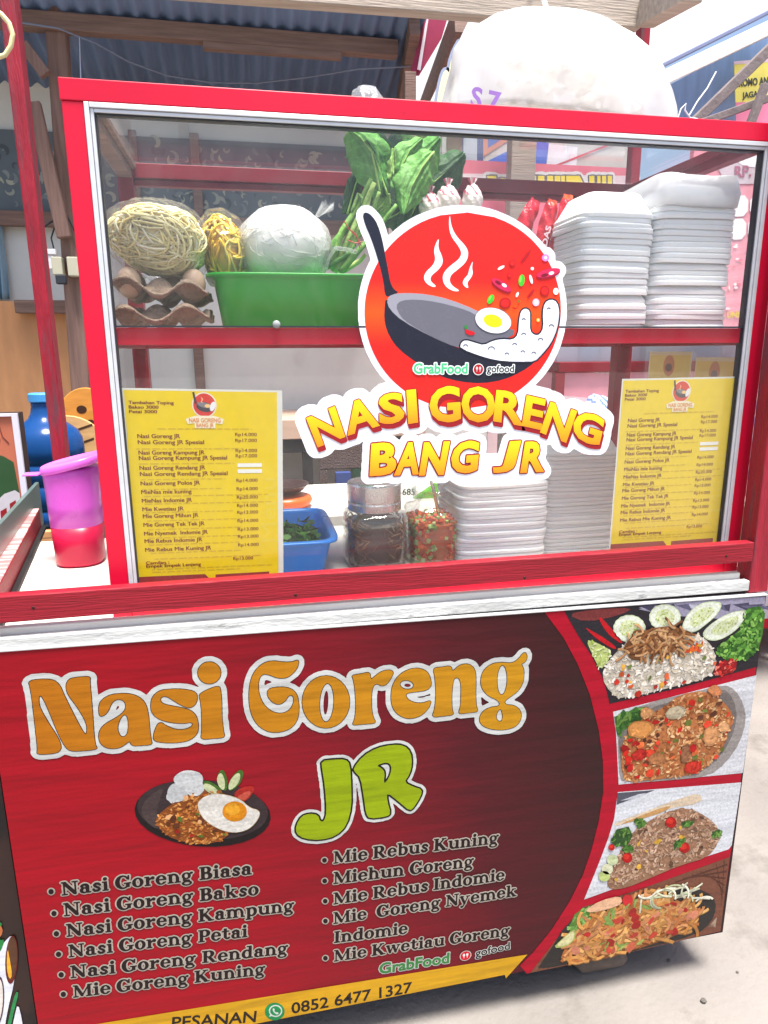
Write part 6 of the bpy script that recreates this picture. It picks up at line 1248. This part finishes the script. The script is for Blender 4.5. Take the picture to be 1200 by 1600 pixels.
for pts in ([(62, 360), (78, 348), (92, 340), (100, 330)], [(104, 336), (112, 352), (120, 368)], [(84, 388), (80, 372), (86, 352)]): q.tube([onY(x, y, 2.44) for x, y in pts], .004, 6)
q.build('cable', ALUDK, t_)
q = MB()
def cl(u, v):
    a = onY(-30, 350+v*118, WY-.04); b_ = onY(2+v*14, 350+v*118, WY-.04); p = a*(1-u)+b_*u; return (p.x, WY-.05+.02*math.sin(u*26+v*2), p.z)
q.grid(cl, 60, 12, 0, S(150, 184, 200)); tag(q.build('hanging_cloth', M('pale_blue_cloth', S(140, 172, 190), .85, var=.12, vs=8, stretch=(8, 1, .6)), solid=.003, smooth=True), 'pale blue cloth hanging on the back wall at the left edge', 'cloth')
q = MB(); P = [onroof(x, y, .10) for x, y in ((30, 35), (90, 44), (150, 68), (200, 96), (260, 118), (330, 129), (400, 130), (480, 121), (560, 108), (640, 104))]; q.tube(P, .0035, 5); tag(q.build('slack_wire', M('grey_wire', S(120, 130, 150), .5, var=.05)), 'thin grey wire sagging under the corrugated roof', 'wire')
q = MB(); q.tube([onroof(124, 58, .1), onY(127, 150, 2.35)], .0025, 5); tag(q.build('hanging_string', M('white_string', S(180, 186, 200), .7, var=.05)), 'pale string hanging straight down above the left corner of the case', 'string')

# ================================================================== seen through the lower glass: counter table, chair, basin
t_ = T('counter_table', 'pale wooden topped table with a black frame against the back wall', 'table', onY(540, 760, 2.3)); a, b_ = onY(436, 656, 2.3), onY(665, 662, 2.3); zt = a.z
q = MB().box(a.x-.5, b_.x, 2.3, 2.9, zt-.10, zt); q.build('tabletop', M('pinkish_table_wood', S(196, 164, 142), .6, var=.2, vs=6, stretch=(.4, 3, 3)), t_, bevel=.004)
q = MB().box(a.x-.5, b_.x-.01, 2.315, 2.36, zt-.17, zt-.101); q.build('apron', BLACK, t_)
for px in (474, 640): x = onY(px, 740, 2.32).x; q = MB().box(x, x+.05, 2.315, 2.365, FL, zt-.171); q.build('leg', BLACK, t_)
q = MB().box(a.x-.5, b_.x-.06, 2.80, 2.83, FL+.1, zt-.18); q.build('back_panel', M('grey_board', S(150, 150, 144), .7, var=.15), t_)
t_ = T('woven_chair', 'dark brown woven plastic chair in front of the black framed table', 'chair', onY(540, 790, 1.7)); a, b_ = onY(500, 742, 1.7), onY(602, 690, 1.7); WEAVE = M('brown_woven_plastic', S(84, 66, 62), .55, var=.2, vs=60, bump=.6, bs=160)
q = MB().box(a.x, b_.x, 1.7, 1.72, a.z+.02, b_.z+.06); q.build('backrest', WEAVE, t_, bevel=.006)
for x in (a.x, b_.x-.035): q = MB().box(x, x+.03, 1.70, 1.725, FL, a.z+.019); q.build('leg', WEAVE, t_)
q = MB().box(a.x, b_.x, 1.726, 2.06, a.z-.20, a.z-.17); q.build('seat', WEAVE, t_, bevel=.006)
a, b_ = onY(524, 772, 1.66), onY(546, 736, 1.66); q = MB().box(a.x, b_.x, 1.62, 1.66, a.z, b_.z, c=S(44, 66, 128)); a2 = onY(535, 774, 1.655)
for k in range(7): x = a.x+(b_.x-a.x)*(k+.5)/7; q.add([(x-.010, 1.619, a.z), (x+.010, 1.619, a.z), (x+.004*(-1)**k, 1.619, a.z+.035+.012*(k % 3))], [(0, 1, 2)], 0, S(104, 150, 40))
tag(q.build('snack_packet', FLATCOL), 'small blue packet with green leaves printed on it, behind the steel lidded jar', 'packet')
a, b_ = onY(552, 790, 1.78), onY(575, 730, 1.78); q = MB().box(a.x, b_.x, 1.78, 1.84, a.z, b_.z); tag(q.build('green_box', M('deep_green_box', S(30, 84, 58), .5, var=.15), bevel=.003), 'deep green box half hidden behind the shop sticker', 'box')
# things on the cook's work counter behind the case
t_ = T('work_counter', 'cream topped work counter behind the display case', 'counter', (.85, 1.0, FL)); q = MB().box(.30, 1.45, .80, 1.30, -.02, .016); q.build('worktop', LAMI, t_, bevel=.003); q = MB().box(.32, 1.43, .82, 1.28, FL, -.0205); q.build('base', M('grey_base_board', S(120, 116, 112), .7, var=.15), t_)
q = MB(); a = onY(462, 778, .92); q.ring([(.05, 0), (.075, .006), (.085, .022), (.08, .034), (.04, .045), (.0001, .047)], (a.x-.03, .95, .0165), 30, c=S(214, 96, 30)); tag(q.build('orange_basin', PLASTIC, smooth=True), 'upturned orange bowl on the work counter behind the blue tub', 'bowl')
q = MB(); q.ring([(.03, .0), (.06, .006), (.078, .024), (.080, .028), (.074, .026), (.055, .012), (.0001, .008)], (a.x-.035, .95, .0165+.0472), 30, c=S(52, 34, 32)); tag(q.build('brown_bowl', PLASTIC, smooth=True), 'dark brown bowl resting on the upturned orange bowl', 'bowl')
LC = Sheet(1.02, .0006); t_ = T('phone_card', 'white card with part of a phone number behind the jars', 'card', onY(630, 775, 1.02)); q = MB(); LC.put(q, [LC.z((0, 0, 1), [(592, 752), (650, 752), (650, 777), (592, 777)])], 0, S(220, 222, 220)); q.build('card', FLATCOL, t_, solid=.002)
q = MB(); LC.word(q, '0907-685', LC.at(596, 774), LC.at(648, 773), 2.5, S(40, 44, 48), bold=.02); q.build('card_lettering', FLATCOL, t_)
q = MB().bar(onY(645, 792, .99), onY(692, 760, .99), .05, .03, up=(0, 1, 0), c=S(96, 160, 44)); tag(q.build('green_packet', PLASTIC, bevel=.006), 'light green packet behind the open pickle jar', 'packet')

# ================================================================== right side and behind: neighbour's stall and posters
far = MB().box(1.955, 7.0, 3.0, 3.1, FL, 1.15); tag(far.build('neighbour_wall', M('pale_pink_wall', S(226, 204, 206), .85, var=.1, vs=3)), 'pale pink back wall of the neighbouring stall on the right', 'wall')
t_ = T('logo_board', 'pink board with the lower edge of big yellow letters behind the top shelf', 'board', onY(800, 340, 2.3)); HB = Sheet(2.3, .001); zq = (700, 180, 4)
q = MB(); a, b_ = onY(630, 345, 2.3), onY(1000, 270, 2.3); q.box(a.x, b_.x, 2.301, 2.32, onY(700, 470, 2.3).z, b_.z+.02, c=S(222, 120, 140)); q.build('panel', FLATCOL, t_)
q = MB(); HB.put(q, [HB.z((0, 0, 1), [(632, 270), (1000, 275), (1000, 303), (770, 301), (632, 304)])], 1, S(226, 206, 214)); q.build('white_band', FLATCOL, t_)
q = MB()
fl = [HB.z(zq, p) for p in ([(240, 380), (300, 380), (300, 440), (285, 462), (240, 466), (235, 455), (262, 448)], ell(338, 430, 42, 36), rc(510, 380, 548, 466), rc(560, 380, 600, 466), rc(618, 380, 655, 466), rc(664, 380, 700, 466), rc(705, 380, 728, 466), rc(736, 380, 770, 466), [(770, 380), (820, 380), (850, 440), (800, 464), (770, 460)], rc(880, 380, 912, 464), rc(930, 380, 950, 462), rc(960, 380, 985, 462), rc(995, 380, 1022, 462))]
for D in dilate([[l] for l in fl], .020, .004): HB.put(q, D, 2, S(222, 224, 226))
for D in dilate([[l] for l in fl], .009, .003): HB.put(q, D, 3, S(96, 100, 116))
for k, l in enumerate(fl): HB.put(q, [l], 4+.1*k, S(232, 214, 60))
q.build('yellow_lettering', FLATCOL, t_)
p0, p1 = onY(796, 345, 2.1), onY(834, 345, 2.1); q = MB().box(p0.x, p1.x, 2.1, 2.17, FL, 1.9); tag(q.build('timber_post', WOODLT, bevel=.005), 'weathered square timber post behind the red sauce sachets', 'post')
t_ = T('awning_board', 'grey, white and blue painted awning board seen above the rear case beam', 'board', onY(860, 270, 2.6)); AB = Sheet(2.6, .001)
zA = lambda p: AB.z(zq, p)
q = MB(); a, b_ = onY(690, 275, 2.6), onY(985, 195, 2.6); q.box(a.x, b_.x, 2.602, 2.63, a.z, b_.z, c=S(196, 198, 192)); q.build('panel', FLATCOL, t_)
q = MB(); AB.put(q, [zA([(-10, 130), (90, 120), (90, 340), (-10, 340)])], 1, S(120, 96, 90)); AB.put(q, [zA([(90, 120), (220, 120), (220, 330), (90, 330)])], 1, S(60, 80, 130)); AB.put(q, [zA([(96, 130), (182, 130), (180, 320), (96, 320)])], 1.5, S(176, 190, 200)); AB.put(q, [zA([(220, 120), (390, 120), (390, 150), (220, 260)])], 1, S(196, 130, 110)); AB.put(q, [zA([(250, 120), (380, 120), (250, 205)])], 1.5, S(60, 100, 180)); AB.put(q, [zA([(220, 300), (390, 215), (390, 330), (215, 330)])], 1.2, S(70, 110, 206)); AB.put(q, [zA([(520, 150), (630, 175), (610, 330), (520, 325)])], 1, S(64, 108, 204)); AB.put(q, [zA([(630, 180), (810, 200), (800, 340), (615, 335)])], 1.2, S(226, 230, 236)); AB.put(q, [zA([(620, 330), (1040, 165), (1040, 178), (640, 335)])], 2, S(200, 90, 100)); q.build('painted_pattern', FLATCOL, t_)

t_ = T('price_poster', 'pink poster with white squares and a price behind the right end of the case', 'poster', onY(1140, 500, 1.3)); PP = Sheet(1.3, .0008); zp = (1080, 200, 4.444)
q = MB(); a, b_ = onY(1060, 512, 1.3), onY(1290, 225, 1.3); q.box(a.x, b_.x, 1.301, 1.325, a.z, b_.z, c=S(230, 150, 164)); q.build('panel', FLATCOL, t_)
q = MB(); PP.put(q, [PP.z(zp, [(170, 260), (1000, 150), (1000, 380), (250, 390)])], 1, S(206, 188, 196)); PP.put(q, [PP.z(zp, ell(470, 225, 150, 50, 0))], 2, S(240, 240, 244))
for r_ in range(2):
    for c_ in range(5): x = 160+c_*125-r_*14; y = 480+r_*160-c_*8; PP.put(q, [PP.z(zp, [(x, y), (x+112, y-6), (x+104, y+140), (x-8, y+146)], 1)], 2, S(236, 236, 238))
random.seed(2)
for k in range(90): x, y = rnd(130, 900), rnd(800, 1260); PP.put(q, [PP.z(zp, ell(x, y, rnd(4, 22), rnd(4, 16), 0, 7))], 2+rnd(0, .5), random.choice([S(238, 214, 220), S(222, 120, 140), S(240, 228, 230)]))
q.build('white_square', FLATCOL, t_)
q = MB(); a, b_ = PP.at(1080+298/4.444, 200+345/4.444), PP.at(1080+640/4.444, 200+318/4.444); PP.word(q, 'RP. 7.000', a, b_, 3, S(170, 96, 120), bold=.03); a, b_ = PP.at(1080+245/4.444, 200+1316/4.444), PP.at(1080+385/4.444, 200+1312/4.444); PP.word(q, 'UNSEL', a, b_, 3, S(220, 206, 60), bold=.03); q.build('poster_lettering', FLATCOL, t_)

t_ = T('neighbour_cart', 'red framed neighbouring food cart with pink panels on the right', 'food cart', (2.6, 1.75, FL)); NY_ = 1.5; NS = Sheet(NY_, .001); n0 = (0, 0, 1)
x0 = onY(872, 600, NY_).x; zr = onY(1000, 573, NY_).z
q = MB().box(x0, 4.2, NY_+.002, NY_+.5, FL+.16, zr-.02, c=S(226, 150, 162)); q.build('pink_panel', FLATCOL, t_, bevel=.002)
q = MB().box(x0-.01, 4.22, NY_-.02, NY_+.51, zr-.019, zr+.022); q.build('red_rail', REDDK, t_, bevel=.003)
for px in (872, 1230): x = onY(px, 600, NY_).x; q = MB().box(x-.02, x+.02, NY_-.018, NY_+.02, FL, zr-.0195); q.build('post', REDDK, t_)
q = MB().box(x0, 4.2, NY_-.012, NY_+.001, zr-.19, zr-.17, c=S(222, 196, 200)); NS.put(q, [NS.z(n0, [(880, 618), (1010, 630), (1010, 700), (880, 690)])], 1.5, S(216, 190, 196)); q.build('pale_strip', FLATCOL, t_)
q = MB(); a, b_ = NS.at(880, 574+3), NS.at(934, 581+2); NS.word(q, 'smartfren', a, ((a[0]*.45+b_[0]*.55), (a[1]*.45+b_[1]*.55)), 3, S(236, 226, 226), h=.016, bold=.01); NS.word(q, 'smartfren', (a[0]*.28+b_[0]*.72, a[1]*.28+b_[1]*.72), (b_[0]+.06, b_[1]-.006), 3, S(236, 226, 226), h=.016, bold=.01); q.build('panel_lettering', FLATCOL, t_)
q = MB().box(x0, 4.2, NY_+.02, NY_+.03, zr+.023, zr+.17); q.build('glass', clear('hazy_glass', (.95, .97, 1), .08, .05, .35, (.72, .78, .88)), t_)
q = MB()
for k in range(16): x = x0+.02+k*.095; q.box(x, x+.085, NY_+.05, NY_+.10, zr+.023, zr+.14, c=random.choice([S(160, 180, 206), S(190, 204, 214), S(206, 206, 190), S(226, 214, 216), S(176, 196, 190)]))
q.build('packets_in_glass', FLATCOL, t_)
q = MB().box(x0, 4.2, NY_+.0, NY_+.03, zr+.172, zr+.20); q.build('red_top_rail', RED, t_, bevel=.002)
q = MB().box(2.3, 4.2, NY_-.02, NY_+.0, FL+.16, FL+.21, c=S(206, 30, 50)).box(2.3, 4.2, NY_-.02, NY_-.0, FL+.2105, FL+.45, c=S(226, 220, 224)); q.build('base_trim', FLATCOL, t_)
for x in (2.6, 4.0): q = MB().box(x, x+.08, NY_+.06, NY_+.4, FL, FL+.16); q.build('foot', BLACK, t_)
def striped(name, ctr, rad, label):
    q = MB().blob(ctr, rad, 90, 24, c=lambda v: S(70, 110, 190) if int((v[0]*1.0+v[2]*.8+5)*70) % 2 else S(226, 228, 234), fn=lambda p: 1+.05*math.sin(6*p.x+4*p.z)); tag(q.build(name, FLATCOL, smooth=True), label, 'cloth')
c0 = onY(932, 655, 1.36); striped('striped_cloth', c0, (.07, .06, .10), 'blue and white striped cloth bundle behind the sticker and right menu'); c0 = onY(1185, 680, 1.36); striped('striped_cloth', c0, (.09, .07, .19), 'blue and white striped cloth seen between the case frame and the corner post')
a, b_ = onY(1150, 862, 1.25), onY(1178, 790, 1.25); q = MB().box(a.x, b_.x+.1, 1.25, 1.45, a.z, b_.z, c=S(50, 130, 76)).box(a.x-.01, b_.x+.11, 1.24, 1.46, b_.z+.0005, b_.z+.02, c=S(222, 214, 196)); tag(q.build('green_crate', FLATCOL), 'green crate with a cream rim behind the right corner post', 'crate')
a = onY(1150, 862, 1.25); q = MB().box(a.x-.06, a.x+.5, 1.2, 1.48, a.z-.05, a.z-.001); t2 = T('side_table', 'small table under the green crate on the right', 'table', (a.x+.2, 1.35, FL)); q.build('tabletop', LAMI, t2)
for x in (a.x-.04, a.x+.44):
    for y in (1.22, 1.43): q = MB().box(x, x+.03, y, y+.03, FL, a.z-.051); q.build('leg', REDDK, t2)

# roofs and timbers at the upper right
def tim(name, p0, p1, y0, y1, wd, ht, mat, label, cat='beam', c=(.8, .8, .8)):
    q = MB().bar(onY(*p0, y0), onY(*p1, y1), wd, ht, up=(0, 0, 1), c=c); return tag(q.build(name, mat, bevel=.003), label, cat)
WOODGREY = M('grey_weathered_timber', S(118, 108, 108), .85, var=.25, vs=9, stretch=(2, 8, 2), bump=.3, bs=30)
WHITEROOF = M('white_roof_sheet', S(232, 232, 236), .7, var=.06)
slab('white_roof_panel', [(1004, -40), (1240, -60), (1240, -5), (1016, 114)], 1.9, .02, WHITEROOF, None, 'bright white roof panel of the neighbouring stall at the top right', 'roof')
tim('roof_gap_strip', (1014, 113), (1235, 2), 1.86, 1.86, .03, .016, M('blue_grey_gap', S(120, 128, 160), .5, var=.1), 'thin blue grey strip in place of the dark gap along the edge of the white roof panel', 'gap_strip')  # solid strip imitates the shaded gap below the white panel
tim('pale_fascia', (1016, 132), (1240, 26), 1.82, 1.82, .02, .058, WHITEPAINT, 'pale timber fascia below the white roof panel', 'fascia')
slab('blue_zinc_sheet', [(1022, 145), (1165, 70), (1240, 40), (1240, 200), (1050, 195)], 2.0, .01, M('pale_blue_zinc', S(122, 150, 190), .6, var=.15, vs=5, stretch=(6, 1, 1)), None, 'blue grey corrugated sheet under the pale fascia at the right', 'roof')
tim('grey_strut', (1084, 192), (1240, 40), 1.76, 1.76, .03, .042, WOODGREY, 'weathered grey strut slanting up to the right over the case corner', 'strut'); tim('grey_rail', (1085, 196), (1245, 138), 1.72, 1.72, .02, .03, WOODGREY, 'weathered grey rail rising gently to the right over the case corner', 'rail'); tim('grey_stub', (1170, 200), (1196, 132), 1.68, 1.68, .03, .03, WOODGREY, 'short grey post crossing the promotional sign', 'post')
t_ = T('promo_sign', 'yellow promotional sign with dark lettering at the right edge', 'sign', onY(1180, 160, 1.9)); PS = Sheet(1.9, .001); q = MB(); PS.put(q, [PS.z(n0, [(1147, 100), (1300, 90), (1300, 158), (1149, 160)])], 0, S(236, 224, 110)); PS.put(q, [PS.z(n0, [(1149, 160), (1300, 158), (1300, 205), (1150, 205)])], 0, S(226, 130, 160)); PS.put(q, [PS.z(n0, [(1147, 96), (1300, 84), (1300, 90), (1147, 101)])], .4, S(232, 210, 222)); q.build('panel', FLATCOL, t_, solid=.003)
q = MB(); PS.word(q, 'PROMO ANT', PS.at(1149, 136), PS.at(1206, 131), 3, S(74, 78, 70), h=.030, bold=.04); PS.word(q, 'JAGA', PS.at(1159, 154), PS.at(1184, 151), 3, S(74, 78, 70), h=.024, bold=.04); q.build('sign_lettering', FLATCOL, t_)
q = MB(); q.tube([onY(x, y, 1.66) for x, y in ((1119, 112), (1105, 138), (1090, 158), (1077, 180))], .003, 6); q.tube([onY(x, y, 1.66) for x, y in ((1058, 188), (1064, 170), (1072, 162), (1070, 172), (1078, 184), (1090, 186))], .003, 6); tag(q.build('white_cord', M('white_cord_fibre', S(226, 228, 232), .7, var=.05)), 'white cord looped around the grey strut above the case', 'cord')
